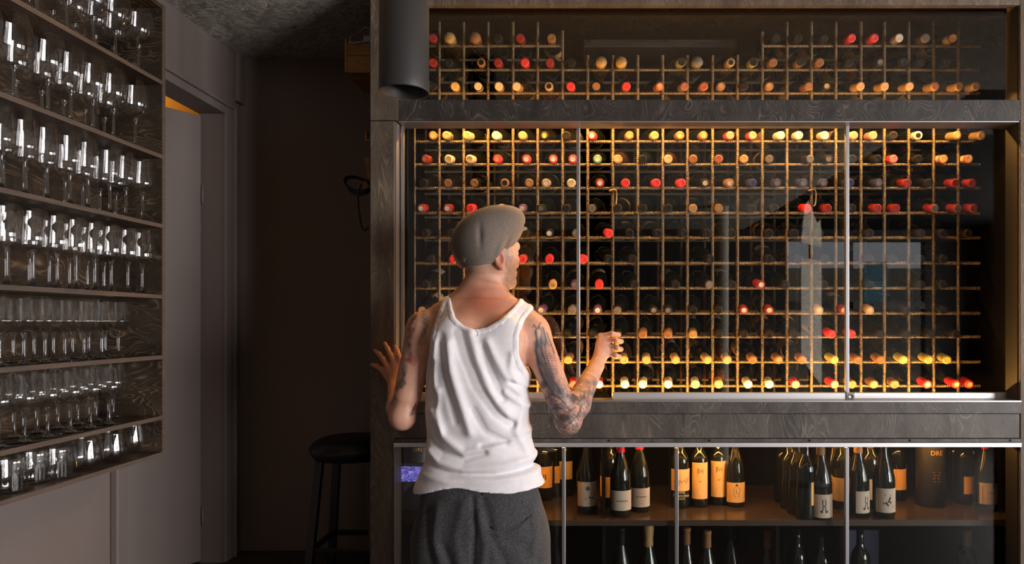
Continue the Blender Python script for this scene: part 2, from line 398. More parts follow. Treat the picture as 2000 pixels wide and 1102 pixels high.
# aluminium frames
box('frame_profile', XPL, PX(773.2, YF), YF + 0.004, YF + 0.09, Zt(785), Zt(237.5), 'aluminium', cab)
box('frame_profile', PX(778, YF), PX(1993, YF), YF + 0.004, YF + 0.09, Zt(238), Zt(235.6), 'aluminium', cab)
box('door_track', XPL, PX(1993, YF), YF - 0.006, YF + 0.09, Zt(785.2), Zt(782.4), 'aluminium', cab)
box('frame_profile', XPL, PX(1993, YF), YF - 0.008, YF + 0.06, Zt(873), Zt(864.6), 'brushed_rail', cab, 0.001)
box('frame_profile', XPL, PX(769.6 + 1.6, YF), YF - 0.002, YF + 0.09, 0.05, Zt(873.4), 'aluminium', cab)
box('inner_profile', PX(776.5, YF), PX(780.5, YF), YF + 0.05, YF + 0.07, Zt(782), Zt(238), 'aluminium', cab)
box('inner_profile', PX(1968, 2.66), PX(1984, 2.66), 2.655, 2.665, PZ(760, 2.66), PZ(240, 2.66), 'matt_black', cab)
box('inner_profile', PX(1993, YF) - 0.004, PX(1993, YF) - 0.0005, YF + 0.012, YF + 0.085, 0.06, Zt(10), 'matt_black', cab)  # black strip added over the post's inner face to hide its LED glow
# fixed pane of the top section
box('upper_pane', PX(778, YF), PX(1993, YF), 2.592, 2.598, Zt(194), Zt(10), 'door_glass', cab)
# sliding doors of the main section: (left px, right px, plane, lock)
def door(pxl, pxr, y, left_edge, right_edge, lock, zt, zb, rail=True):
    d = bpy.data.objects.new('sliding_door', None); COL.objects.link(d); d.parent = cab
    x0, x1 = PX(pxl, y), PX(pxr, y)
    box('pane', x0, x1, y, y + 0.006, zb, zt, 'door_glass', d)
    if left_edge: box('edge_profile', x0 - 0.001, x0 + 0.0115, y - 0.004, y + 0.010, zb, zt, 'aluminium', d, 0.002)
    if right_edge: box('edge_profile', x1 - 0.0125, x1 + 0.001, y - 0.004, y + 0.010, zb, zt, 'aluminium', d, 0.002)
    if rail: box('bottom_rail', x0, x1, y - 0.008, y + 0.014, PZ(782.2, y), PZ(766.8, y), 'brushed_rail', d, 0.002)
    if lock:
        c = P(lock, 774.5, y - 0.0085)
        h = 0.0155
        b = box('lock_plate', c.x - h, c.x + h, c.y - 0.004, c.y + 0.004, c.z - 0.0142, c.z + 0.0142, 'lock_steel', d, 0.001)
        v, f = lathe([(0.0105, 0), (0.0105, 0.003), (0.0085, 0.004), (0.0085, 0.002), (0.0, 0.002)], 20)
        mesh_obj('lock_cylinder', [(c.x + a, c.y - 0.004 - q, c.z + e) for a, e, q in v], f, 'aluminium', b, True)
    return d
zt, zb = PZ(238.5, 2.62), PZ(782, 2.62)
door(774, 1132.5, 2.634, False, True, None, PZ(238.5, 2.634), PZ(781.8, 2.634))
door(1196, 1657.5, 2.604, False, True, 1661, PZ(238.5, 2.604), PZ(781.8, 2.604))
door(1640, 1992, 2.634, False, False, 1999, PZ(238.5, 2.634), PZ(781.8, 2.634))
zt2 = PZ(875, 2.60)
door(772, 1104, 2.604, False, True, None, zt2, 0.06, False)
door(1085, 1324.5, 2.634, False, True, None, PZ(875, 2.634), 0.06, False)
door(1305, 1657, 2.604, False, True, None, zt2, 0.06, False)
door(1640, 1992, 2.634, False, False, None, PZ(875, 2.634), 0.06, False)
# inside
BASE = 0.346
ZDIV = 1.056
Z_SH = PZ(1016, 2.655)                                  # display shelf of the lower section
box('divider_floor', CXL + 0.018, PX(2070, YF) - 0.018, YF + 0.10, CYB - 0.012, ZDIV, ZDIV + 0.018, 'black_interior', cab)
box('display_shelf', CXL + 0.018, PX(2070, YF) - 0.018, 2.655, CYB - 0.012, Z_SH - 0.022, Z_SH, 'cabinet_shelf', cab, 0.001)
box('base_board', CXL + 0.018, PX(2070, YF) - 0.018, 2.655, CYB - 0.012, 0.321, BASE, 'cabinet_shelf', cab)
box('plinth', XPL, PX(1993, YF), YF + 0.01, YF + 0.05, 0.0, 0.06, 'cabinet_wood_ledge', cab)
for px in (1179.5, 1518, 1652):
    box('divider', PX(px, 2.68) - 0.006, PX(px, 2.68) + 0.006, 2.675, CYB - 0.012, BASE, Z_SH - 0.022, 'black_interior', cab)
box('divider', PX(1179.5, 2.68) - 0.006, PX(1179.5, 2.68) + 0.006, 2.675, CYB - 0.012, Z_SH, ZDIV, 'black_interior', cab)
box('blue_panel', PX(1532, 3.0), PX(1716, 3.0), 3.0, 3.01, BASE, PZ(1036, 3.0), 'navy_panel', cab)  # dark blue panel added where a blue reflection is guessed
# warm strips of light: behind the middle beam, behind the ledge, under the ledge
box('led_strip', PX(830, 2.70), PX(1890, 2.70), 2.725, 2.737, PZ(219, 2.73), PZ(216.5, 2.73), 'led', cab)
box('led_blocker', PX(815, 2.70), PX(1905, 2.70), 2.70, 2.755, PZ(216.2, 2.73), PZ(213.4, 2.73), 'matt_black', cab)  # hidden plate added to block the lower strip's light upwards
box('led_strip', PX(830, 2.70), PX(1890, 2.70), 2.725, 2.737, PZ(213.2, 2.73), PZ(210.7, 2.73), 'led_up', cab)
box('led_strip', PX(830, 2.70), PX(1890, 2.70), 2.725, 2.737, PZ(787, 2.73), PZ(784.5, 2.73), 'led', cab)
box('led_strip', PX(1000, 2.70), PX(1890, 2.70), 2.725, 2.737, ZDIV - 0.008, ZDIV - 0.002, 'led_low', cab)

# ventilation unit hung in the middle of the top section
vent = empty('cooling_unit', (0, 0, 0), 'dark slotted cooling unit hanging at the top middle of the wine cabinet', 'cooling unit')
vx0, vx1, vy, vz0, vz1 = PX(1140, 3.0), PX(1440, 3.0), 3.0, PZ(92, 3.0), CEIL - 0.013
box('housing', vx0, vx1, vy, CYB - 0.013, vz0, vz1, 'matt_black', vent, 0.004)
for i in range(2):
    x0 = vx0 + 0.03 + i * (vx1 - vx0) / 2; x1 = x0 + (vx1 - vx0) / 2 - 0.06
    box('outlet_lip', x0, x1, vy - 0.012, vy, PZ(83, 3.0), PZ(81.6, 3.0), 'brass', vent)
    for k in range(7): box('grille_bar', x0, x1, vy - 0.008, vy, PZ(72 - k * 7, 3.0), PZ(70.5 - k * 7, 3.0), 'inner_black', vent)

# ------------------------------------------------------------------ bottle rack of ribbed rods
YR, YB2, RR = 2.85, 3.03, 0.0056
rack = empty('bottle_rack', (0, 0, 0), 'wall-wide grid rack of rusty golden ribbed steel rods holding lying bottles', 'rack')
VXS = [811, 859, 906.5, 954, 1002.5, 1050.5, 1099, 1148, 1197, 1245.5, 1294, 1342, 1391, 1439.5, 1488, 1536, 1583.5, 1631, 1680, 1725.5, 1773, 1821.5, 1869.5]
RX = [PX(p, YR) for p in VXS]
HYS = [90, 136.7, 182.5, 229.5, 277, 322, 368, 416.5, 464.5, 514, 563, 612, 658, 707, 754, 801]
RZ = [PZ(p, YR) for p in HYS]
XE0, XE1 = RX[0] - 0.004, PX(1914, YR)
def rod(name, a, b, r=RR, ribs=True):
    a, b = Vector(a), Vector(b); L = (b - a).length; n = max(2, int(L / 0.0085)) if ribs else 1
    t = (b - a).normalized(); u = t.orthogonal().normalized(); w = t.cross(u); V, Fc = [], []
    seg = 6; rows = []
    if ribs:
        for i in range(n):
            c = L * i / n; rows += [(c, r), (c + L / n * 0.45, r), (c + L / n * 0.6, r * 1.16), (c + L / n * 0.85, r * 1.16)]
        rows.append((L, r))
    else: rows = [(0, r), (L, r)]
    for c, q in rows:
        for k in range(seg):
            an = 2 * math.pi * k / seg; V.append(a + t * c + (u * math.cos(an) + w * math.sin(an)) * q)
    for i in range(len(rows) - 1):
        for k in range(seg):
            k2 = (k + 1) % seg; Fc.append((i * seg + k, i * seg + k2, (i + 1) * seg + k2, (i + 1) * seg + k))
    Fc.append(tuple(range(seg))); Fc.append(tuple((len(rows) - 1) * seg + k for k in range(seg)))
    return mesh_obj(name, V, Fc, 'rebar', rack, True)
zbot = ZDIV + 0.019
for i, x in enumerate(RX):
    top = 238 if i == 0 else 45 if i <= 5 else 62 if i == 6 else 110 if i <= 13 else 64 if i == 14 else 45
    if i == 0: top = 45
    rod('upright_rod', (x, YR - 0.0085, zbot), (x, YR - 0.0085, PZ(top, YR)), RR * (0.7 if i == 0 else 1))
    rod('upright_rod', (x, YB2 + 0.0085, zbot), (x, YB2 + 0.0085, PZ(top + 30, YR)), RR, False)
for j, z in enumerate(RZ):
    segs = [(XE0, RX[6]), (RX[14], XE1)] if j == 0 else [(XE0, XE1)]
    for a, b in segs:
        rod('cross_rod', (a, YR, z), (b, YR, z))
        rod('cross_rod', (a, YB2, z + 0.010), (b, YB2, z + 0.010), RR, False)
for i in (8, 16):                                       # two small hooks clipped to the rods
    x = RX[i]; z = PZ(374, YR)
    hk = tube('rod_hook', spline([(x - 0.016, YR - 0.016, z), (x + 0.012, YR - 0.018, z + 0.001), (x + 0.012, YR - 0.02, z - 0.05), (x + 0.004, YR - 0.02, z - 0.062)], 4), 0.003, 'brass', rack, 6)

# ------------------------------------------------------------------ bottles
for nm, c, r in (('bottle_dark', (0.008, 0.009, 0.006), 0.07), ('bottle_green', (0.022, 0.026, 0.008), 0.07), ('bottle_amber', (0.05, 0.022, 0.006), 0.08)):
    plain(nm, c, r)
PAL = {'red': (0.55, 0.020, 0.022), 'darkred': (0.20, 0.018, 0.016), 'brown': (0.20, 0.095, 0.04), 'cream': (0.80, 0.62, 0.38), 'tan': (0.46, 0.30, 0.15), 'yellow': (0.80, 0.47, 0.12),
       'navy': (0.030, 0.030, 0.085), 'dark': (0.009, 0.0075, 0.0065), 'white': (0.80, 0.74, 0.66), 'pink': (0.75, 0.28, 0.20), 'orange': (0.75, 0.36, 0.13), 'green': (0.10, 0.22, 0.10),
       'grey': (0.13, 0.115, 0.105), 'olive': (0.48, 0.42, 0.14), 'rust': (0.38, 0.10, 0.035), 'gold': (0.45, 0.29, 0.10), 'purple': (0.10, 0.04, 0.10)}
for k in ('cream', 'tan', 'yellow', 'white', 'pink', 'orange', 'olive', 'gold', 'rust'): PAL[k] = tuple(x * 0.62 for x in PAL[k])
for k, c in PAL.items(): plain('cap_' + k, c, 0.45, spec=0.12 if k in ('dark', 'navy', 'darkred', 'purple', 'grey', 'brown') else 0.4)
plain('paper', (0.50, 0.39, 0.25), 0.8); plain('paper_white', (0.46, 0.37, 0.28), 0.8); plain('paper_gold', (0.80, 0.44, 0.13), 0.75)
plain('ink', (0.03, 0.02, 0.018), 0.8); plain('ink_red', (0.22, 0.03, 0.03), 0.8); plain('gold_ink', (0.75, 0.48, 0.16), 0.5)

BPROF = [(0.0, 0.006), (0.026, 0.0), (0.034, 0.002), (0.0365, 0.008), (0.037, 0.03), (0.037, 0.178), (0.0355, 0.192), (0.031, 0.206), (0.024, 0.219), (0.0175, 0.231), (0.0148, 0.243), (0.0140, 0.262), (0.0138, 0.296), (0.0, 0.296)]
BV, BF = lathe(BPROF, 20)
BURG = [(0.0, 0.006), (0.03, 0.0), (0.039, 0.004), (0.0405, 0.02), (0.0405, 0.135), (0.038, 0.155), (0.032, 0.178), (0.024, 0.205), (0.0175, 0.228), (0.0150, 0.245), (0.0142, 0.262), (0.0140, 0.296), (0.0, 0.296)]
GV, GF = lathe(BURG, 24)
MESH = {}
def share(key, make):
    if key not in MESH: MESH[key] = make()
    return MESH[key]
def mk(name, V, Fc, mats, midx=None, smooth=True):
    me = bpy.data.meshes.new(name); me.from_pydata([tuple(v) for v in V], [], Fc)
    for m in mats: me.materials.append(MATS[m])
    if midx: me.polygons.foreach_set('material_index', midx)
    if smooth: me.polygons.foreach_set('use_smooth', [True] * len(me.polygons))
    me.update(); return me
def cap_mesh(side, face, style):
    def make():
        if style == 'foil':                             # crumpled sparkling-wine foil over a mushroom cork
            prof = [(0.0165, 0.205), (0.019, 0.235), (0.0175, 0.255), (0.0205, 0.275), (0.022, 0.295), (0.019, 0.311), (0.008, 0.317), (0.0, 0.317)]
            rnd = random.Random(3)
            V, Fc = lathe(prof, 18, lambda r, z, a, i: r * (1 + 0.07 * math.sin(5 * a + i * 2.1) + rnd.uniform(-0.07, 0.07)))
            return mk('capsule', V, Fc, ['cap_' + side])
        R = 0.0162
        prof = [(R * 0.985, 0.236), (R, 0.250), (R * 0.97, 0.272), (R * 0.97, 0.288), (R * 1.05, 0.290), (R * 1.05, 0.299), (R * 0.94, 0.3025), (R * 0.62, 0.3028), (R * 0.55, 0.3024), (0.0, 0.3024)]
        V, Fc = lathe(prof, 18)
        mi = []
        for i in range(len(prof) - 1):
            if i >= 6: m = (1 if i >= 7 else 0) if style == 'ring' else 1
            elif style == 'band' and i in (1, 2): m = 1
            else: m = 0
            if style == 'star' and i == 6: m = 0
            mi += [m] * 18
        return mk('capsule', V, Fc, ['cap_' + side, 'cap_' + face], mi)
    return share(('cap', side, face, style), make)
def label_mesh(R, z0, z1, half, mat, seg=14, off=0.0007, a0=-math.pi / 2):
    V, Fc = [], []
    for z in (z0, z1):
        for rr in (R + off,):
            for k in range(seg + 1):
                a = a0 - half + 2 * half * k / seg; V.append((rr * math.cos(a), rr * math.sin(a), z))
    for z in (z0, z1):
        for k in range(seg + 1):
            a = a0 - half + 2 * half * k / seg; V.append(((R + 0.0001) * math.cos(a), (R + 0.0001) * math.sin(a), z))
    n = seg + 1
    for k in range(seg):
        Fc.append((k, k + 1, n + k + 1, n + k)); Fc.append((2 * n + k, 2 * n + k + 1, k + 1, k)); Fc.append((n + k, n + k + 1, 3 * n + k + 1, 3 * n + k))
    Fc.append((0, n, 3 * n, 2 * n)); Fc.append((seg, 2 * n + seg, 3 * n + seg, n + seg))
    return mk('paper_label', V, Fc, [mat], None, False)

# what the photograph shows, row by row: (pixel x, capsule colour[, end colour[, style]])
ROWS = {
 0: [(845, 'darkred'), (878, 'gold', 'gold', 'foil'), (928, 'brown', 'brown', 'foil'), (972, 'dark'), (1016, 'darkred'), (1077, 'brown'), (1516, 'dark'), (1560, 'dark'), (1611, 'dark'), (1664, 'red'), (1709, 'red'), (1757, 'tan', 'white', 'band'), (1809, 'tan', 'grey', 'band'), (1862, 'darkred', 'cream', 'band')],
 1: [(845, 'darkred'), (876, 'dark'), (939, 'brown', 'dark', 'ring'), (972, 'darkred'), (1025, 'red'), (1074, 'darkred'), (1117, 'dark'), (1174.5, 'gold', 'gold', 'foil'), (1214, 'gold', 'gold', 'foil'), (1331, 'olive', 'dark'), (1363, 'grey', 'grey', 'foil'), (1427, 'gold', 'dark', 'ring'), (1472, 'olive', 'dark'), (1511, 'brown'), (1564, 'brown', 'dark'), (1602, 'brown'), (1660, 'dark'), (1719, 'dark', 'grey', 'ring'), (1765, 'dark'), (1800, 'dark'), (1853, 'dark')],
 2: [(845, 'dark'), (887.5, 'yellow'), (933, 'dark', 'cream', 'band'), (974, 'orange', 'cream'), (1009, 'orange', 'cream'), (1072, 'gold', 'dark', 'ring'), (1115, 'red'), (1165, 'dark', 'brown'), (1223.5, 'red'), (1289, 'rust', 'orange', 'ring'), (1337.6, 'brown', 'rust'), (1375, 'rust'), (1409, 'brown', 'tan', 'ring'), (1440, 'dark'), (1480, 'brown', 'tan', 'ring'), (1518, 'rust', 'brown'), (1580, 'brown'), (1615, 'dark', 'gold', 'ring'), (1681, 'yellow', 'pink', 'ring'), (1731, 'yellow', 'pink', 'ring'), (1779, 'yellow', 'orange', 'ring'), (1832, 'yellow', 'rust'), (1874, 'yellow', 'brown'), (1907, 'yellow', 'brown')],
 3: [(x, 'dark') for x in (850, 890, 935, 985, 1035, 1080, 1130, 1180, 1230, 1285, 1330, 1380, 1425, 1475, 1520, 1570, 1620, 1670, 1720, 1770, 1820, 1870)],
 4: [(848, 'brown', 'tan', 'ring'), (872, 'tan', 'tan'), (912, 'cream', 'tan'), (969, 'cream', 'white'), (1020.5, 'tan'), (1063.5, 'dark', 'gold', 'ring'), (1098, 'dark'), (1139, 'red', 'white', 'star'), (1167.5, 'red', 'white'), (1229, 'brown', 'tan', 'ring'), (1278, 'tan', 'gold', 'ring'), (1328, 'brown', 'tan', 'ring'), (1374, 'brown', 'tan', 'ring'), (1425.7, 'red', 'pink'), (1470, 'red', 'pink'), (1525, 'cream', 'white'), (1561, 'cream', 'white'), (1611.7, 'cream', 'white'), (1668, 'pink'), (1706, 'pink'), (1740, 'dark'), (1771, 'white', 'dark', 'ring'), (1806, 'white', 'dark', 'ring'), (1870, 'tan', 'cream', 'ring'), (1917.5, 'tan', 'cream', 'ring')],
 5: [(830.5, 'darkred', 'brown', 'ring'), (875.6, 'cream', 'tan', 'ring'), (917.6, 'cream', 'tan', 'ring'), (971, 'red', 'pink', 'star'), (1028, 'red', 'white', 'star'), (1080, 'red', 'white', 'star'), (1119, 'red', 'white', 'star'), (1167.5, 'green', 'white', 'star'), (1205, 'orange', 'cream', 'ring'), (1252, 'dark'), (1292, 'orange', 'cream'), (1340.6, 'rust', 'brown'), (1386, 'rust'), (1437, 'rust', 'orange'), (1482, 'dark', 'grey'), (1515, 'dark', 'grey', 'ring'), (1582, 'dark', 'grey'), (1619, 'dark', 'grey', 'ring'), (1665, 'dark'), (1714, 'dark'), (1744, 'red', 'pink'), (1792, 'dark'), (1835, 'red', 'cream', 'band'), (1883, 'red', 'cream', 'band'), (1912, 'red', 'cream', 'band')],
 6: [(826, 'dark'), (874.5, 'dark', 'brown'), (926, 'dark', 'brown'), (985, 'brown', 'dark', 'ring'), (1033, 'brown', 'tan', 'ring'), (1066.7, 'tan', 'white', 'ring'), (1116, 'cream', 'cream'), (1171.7, 'darkred', 'white', 'star'), (1222, 'red'), (1282, 'red'), (1331, 'red'), (1377, 'dark', 'cream', 'star'), (1425, 'brown', 'cream', 'star'), (1470, 'navy', 'navy'), (1518, 'navy', 'grey', 'star'), (1569.5, 'navy', 'grey', 'star'), (1609.5, 'navy', 'grey', 'star'), (1661, 'navy'), (1717, 'navy', 'grey', 'star'), (1773, 'darkred'), (1815, 'dark'), (1866, 'darkred'), (1900, 'darkred')],
 7: [(823, 'darkred', 'white', 'star'), (873.5, 'darkred', 'white', 'star'), (918.6, 'red'), (978, 'tan'), (1020, 'purple', 'white', 'ring'), (1055, 'dark', 'grey', 'star'), (1100, 'dark'), (1142, 'dark', 'grey'), (1193, 'dark'), (1246, 'dark'), (1279, 'dark'), (1326, 'brown', 'tan'), (1379.5, 'brown', 'tan', 'ring'), (1407, 'grey', 'grey', 'ring'), (1470, 'dark'), (1514, 'dark'), (1576, 'red'), (1617, 'darkred'), (1665, 'dark'), (1715, 'darkred'), (1751, 'darkred'), (1826, 'darkred', 'grey'), (1871, 'darkred', 'grey'), (1903, 'darkred')],
 8: [(830, 'dark'), (880, 'dark'), (1025, 'dark'), (1072.7, 'dark', 'white', 'star'), (1125, 'dark', 'grey'), (1189, 'red'), (1230, 'dark'), (1285, 'dark'), (1335, 'dark'), (1381, 'dark'), (1430, 'dark'), (1500, 'dark'), (1545, 'dark'), (1600, 'dark'), (1700, 'dark'), (1800, 'dark'), (1838, 'dark'), (1885, 'dark')],
 9: [(840, 'dark'), (884.5, 'red'), (1020, 'red'), (1072.7, 'red'), (1140, 'red'), (1190, 'dark'), (1235, 'dark'), (1390, 'dark'), (1500, 'dark'), (1560, 'dark'), (1612, 'dark'), (1693, 'dark'), (1740, 'dark'), (1800, 'dark'), (1840, 'dark')],
 10: [(830, 'dark'), (1079, 'orange', 'gold', 'ring'), (1123, 'purple', 'grey', 'star'), (1170.5, 'red'), (1240, 'dark'), (1320, 'dark'), (1385, 'dark', 'grey'), (1430, 'dark'), (1493, 'darkred', 'white', 'ring'), (1542, 'dark'), (1610, 'dark'), (1700, 'dark'), (1800, 'dark'), (1838, 'dark')],
 11: [(824, 'dark', 'tan'), (1054.7, 'purple', 'white', 'star'), (1117.7, 'grey'), (1167.7, 'purple', 'white', 'star'), (1206, 'dark', 'grey'), (1276.6, 'dark', 'grey', 'ring'), (1304, 'dark', 'grey', 'ring'), (1350, 'dark'), (1390, 'dark'), (1431, 'darkred', 'white', 'ring'), (1492, 'darkred', 'white', 'ring'), (1518, 'darkred', 'white', 'ring'), (1592.6, 'tan', 'cream', 'ring'), (1639, 'darkred', 'cream', 'ring'), (1692, 'tan', 'cream', 'ring'), (1770, 'dark'), (1838, 'dark')],
 12: [(1060, 'dark'), (1105, 'dark'), (1150, 'dark'), (1195, 'dark'), (1243, 'brown'), (1290, 'brown'), (1342, 'brown', 'gold'), (1385, 'dark'), (1430, 'dark'), (1475, 'dark'), (1522, 'dark'), (1549, 'red'), (1624, 'red'), (1664, 'red'), (1720, 'dark'), (1770, 'dark'), (1819, 'dark'), (1868, 'dark')],
 13: [(1062, 'brown'), (1110, 'brown', 'gold'), (1165, 'brown', 'gold', 'ring'), (1219, 'gold', 'orange', 'ring'), (1263, 'gold', 'orange', 'ring'), (1319.7, 'gold', 'orange', 'ring'), (1382, 'gold', 'orange', 'ring'), (1421, 'gold', 'orange', 'ring'), (1471, 'brown'), (1521.5, 'brown', 'tan', 'ring'), (1567.5, 'brown'), (1630, 'olive', 'yellow', 'ring'), (1676, 'brown'), (1720, 'brown'), (1765, 'olive', 'yellow', 'ring'), (1814.5, 'olive', 'yellow', 'ring'), (1851, 'olive', 'yellow', 'ring')],
 14: [(1068, 'cream'), (1120, 'red'), (1170, 'red', 'white'), (1220.6, 'cream', 'white'), (1253.6, 'cream', 'white'), (1305.5, 'cream', 'white'), (1359, 'cream', 'orange', 'ring'), (1402, 'orange', 'orange', 'ring'), (1462, 'cream', 'white'), (1502, 'cream', 'white'), (1554.6, 'red', 'pink'), (1630, 'red', 'pink'), (1665, 'brown'), (1708, 'brown', 'orange', 'ring'), (1748.5, 'brown', 'rust', 'ring'), (1812, 'red', 'cream', 'ring'), (1868, 'red', 'cream', 'ring'), (1894.7, 'red', 'cream', 'ring')],
 15: [(1178, 'dark'), (1222, 'brown'), (1270, 'brown'), (1310, 'brown'), (1620, 'brown'), (1710, 'brown'), (1815, 'brown')],
}
NAMEC = {'red': 'red', 'darkred': 'dark red', 'brown': 'brown', 'cream': 'cream', 'tan': 'tan', 'yellow': 'yellow', 'navy': 'navy blue', 'dark': 'black', 'white': 'white', 'pink': 'pinkish red', 'orange': 'orange',
         'green': 'green', 'grey': 'grey', 'olive': 'olive yellow', 'rust': 'rust-red', 'gold': 'gold', 'purple': 'purple'}
SC, YCAP = 0.245, 2.85 - 0.057                         # length from base to the front rod
bounds = RX + [PX(1915, YR)]
cells = [(bounds[i] + bounds[i + 1]) / 2 for i in range(len(bounds) - 1)]
glass_m = {g: mk('wine_bottle', BV, BF, [g]) for g in ('bottle_dark', 'bottle_green', 'bottle_amber')}
lab_m = {m: label_mesh(0.037, 0.045, 0.135, 2.2, m) for m in ('paper', 'paper_white', 'paper_gold')}
rb = random.Random(11)
for j in sorted(ROWS):
    taken = {}
    for ent in sorted(ROWS[j], key=lambda e: e[0]):
        px, side = ent[0], ent[1]; face = ent[2] if len(ent) > 2 else side; style = ent[3] if len(ent) > 3 else 'plain'
        xc = PX(px, YCAP)
        order = sorted(range(len(cells)), key=lambda i: abs(cells[i] - xc))
        ci = next((i for i in order[:2] if i not in taken), None)
        if ci is None: continue
        c = cells[ci]; half = 0.5 * (bounds[ci + 1] - bounds[ci])
        xb = c + max(-0.010, min(0.010, xc - c))
        xn = (xc + 0.057 / 0.18 * xb) / (1 + 0.057 / 0.18)
        xn = max(c - half + 0.0222, min(c + half - 0.0222, xn))
        xb = c + max(-0.0065, min(0.0065, xb - c))
        taken[ci] = (xn, xb, side, face, style)
    row_sorted = sorted(taken)
    for k, ci in enumerate(row_sorted):
        xn, xb, side, face, style = taken[ci]
        z = RZ[j]
        pn = Vector((xn, YR, z + RR + 0.0150)); pb = Vector((xb, YB2, z + 0.010 + RR + 0.0378))
        ax = (pn - pb).normalized()
        rot = Vector((0, 0, 1)).rotation_difference(ax).to_matrix().to_4x4()
        org = pn - ax * SC
        g = 'bottle_green' if side in ('olive', 'yellow') else 'bottle_amber' if (side in ('gold', 'orange') and rb.random() < 0.6) else 'bottle_dark'
        o = bpy.data.objects.new('wine_bottle', glass_m[g]); COL.objects.link(o)
        o.matrix_world = Matrix.Translation(org) @ rot
        cp = bpy.data.objects.new('capsule', cap_mesh(side, face, style)); COL.objects.link(cp); cp.parent = o
        if style == 'foil': cp['label'] = 'crumpled foil over the cork'
        if rb.random() < 0.45 and j not in (3, 15):
            lb = bpy.data.objects.new('paper_label', lab_m[rb.choice(list(lab_m))]); COL.objects.link(lb); lb.parent = o
            lb.rotation_euler = (0, 0, rb.uniform(-2.0, 2.0))
        kind = {'foil': 'crumpled foil', 'ring': 'ringed', 'star': 'white-marked' if face == 'white' else 'marked', 'band': 'banded', 'plain': ''}[style]
        nmc = NAMEC[side] + (' ' + kind if kind else '')
        tag(o, f'wine bottle with {nmc} capsule, {ORD[j]} rack row from top, {ORD[k]} from left', 'wine bottle', 'bottles lying in the rod rack')

# ------------------------------------------------------------------ bottles standing in the lower section
def text_mesh(txt, size, R, zc, a0=-math.pi / 2, mat='ink', off=0.0012, spacing=1.0):
    cu = bpy.data.curves.new('t', 'FONT'); cu.body = txt; cu.size = size; cu.align_x = 'CENTER'; cu.align_y = 'CENTER'; cu.space_character = spacing; cu.resolution_u = 2
    ob = bpy.data.objects.new('t', cu); COL.objects.link(ob)
    bpy.context.view_layer.update()
    me = bpy.data.meshes.new_from_object(ob.evaluated_get(bpy.context.evaluated_depsgraph_get()))
    bpy.data.objects.remove(ob); bpy.data.curves.remove(cu)
    for v in me.vertices:
        a = a0 + v.co.x / R; z = v.co.y
        v.co = ((R + off) * math.cos(a), (R + off) * math.sin(a), zc + z)
    me.materials.clear(); me.materials.append(MATS[mat]); me.name = 'lettering'
    return me
def strokes_mesh(strokes, R, a0=-math.pi / 2, mat='ink', off=0.0011, width=0.0012):
    """flat printed strokes given as polylines of (across, height) in metres, laid round the bottle"""
    V, Fc = [], []
    for st in strokes:
        w = width * 1.5
        pts = st
        if len(st) == 2 and isinstance(st[0], (int, float)): continue
        for (x0, z0), (x1, z1) in zip(pts[:-1], pts[1:]):
            dx, dz = x1 - x0, z1 - z0; L = math.hypot(dx, dz) or 1; nx, nz = -dz / L * w / 2, dx / L * w / 2
            b = len(V)
            for (x, z) in ((x0 + nx, z0 + nz), (x0 - nx, z0 - nz), (x1 - nx, z1 - nz), (x1 + nx, z1 + nz)):
                a = a0 + x / R; V.append(((R + off) * math.cos(a), (R + off) * math.sin(a), z))
            Fc.append((b, b + 1, b + 2, b + 3))
    return mk('printed_mark', V, Fc, [mat], None, False)
burg_me = mk('standing_bottle', GV, GF, ['bottle_dark']); bord_me = mk('standing_bottle', BV, BF, ['bottle_dark'])
def lines(z, n, w, dz): return [[(-w / 2 + (i % 2) * 0.003, z - i * dz), (w / 2 - (i % 3) * 0.002, z - i * dz)] for i in range(n)]
def circ(x, z, r, n=14): return [(x + r * math.cos(2 * math.pi * k / n), z + r * math.sin(2 * math.pi * k / n)) for k in range(n + 1)]
def standing(px, base_py, label, kind='burg', cap=None, lab=None, yaw=0.0, art=None, Y=None, zfloor=None, low=False):
    zf = Z_SH if zfloor is None else zfloor
    Y = Y or F * (CZ - zf) / (base_py - VY)
    o = bpy.data.objects.new('standing_bottle', burg_me if kind == 'burg' else bord_me); COL.objects.link(o)
    o.location = (PX(px, Y), Y, zf); 
    face = math.atan2(-o.location.x, o.location.y)      # labels look at the room, turned a little
    o.rotation_euler = (0, 0, -face * 0.0 + yaw)
    R = 0.0405 if kind == 'burg' else 0.037
    if cap:
        me = cap_mesh(cap, cap, 'foil' if cap == 'gold' and low else 'plain')
        c = bpy.data.objects.new('capsule', me); COL.objects.link(c); c.parent = o
    if lab:
        z0, z1, half, mat = lab
        l = bpy.data.objects.new('paper_label', label_mesh(R, z0, z1, half, mat, 16)); COL.objects.link(l); l.parent = o
        if art:
            for me in art(R):
                q = bpy.data.objects.new(me.name, me); COL.objects.link(q); q.parent = l
    tag(o, label, 'wine bottle', 'bottles standing in the lower cabinet'); return o
def art_block(R):
    z = 0.146
    L = [[(-0.011, z + 0.010), (-0.011, z - 0.013), (0.011, z - 0.013)], [(-0.006, z + 0.010), (-0.006, z - 0.008), (0.011, z - 0.008), (0.011, z + 0.002), (0.0, z + 0.002), (0.0, z - 0.004), (0.006, z - 0.004)], [(-0.006, z + 0.010), (0.010, z + 0.010)], [(-0.006, z + 0.006), (0.010, z + 0.006)]]
    return [strokes_mesh(L, R, width=0.0014), strokes_mesh(lines(z - 0.019, 1, 0.026, 0.004) + lines(z - 0.036, 3, 0.015, 0.004) + lines(z - 0.075, 3, 0.028, 0.004), R, mat='ink', width=0.0009)]
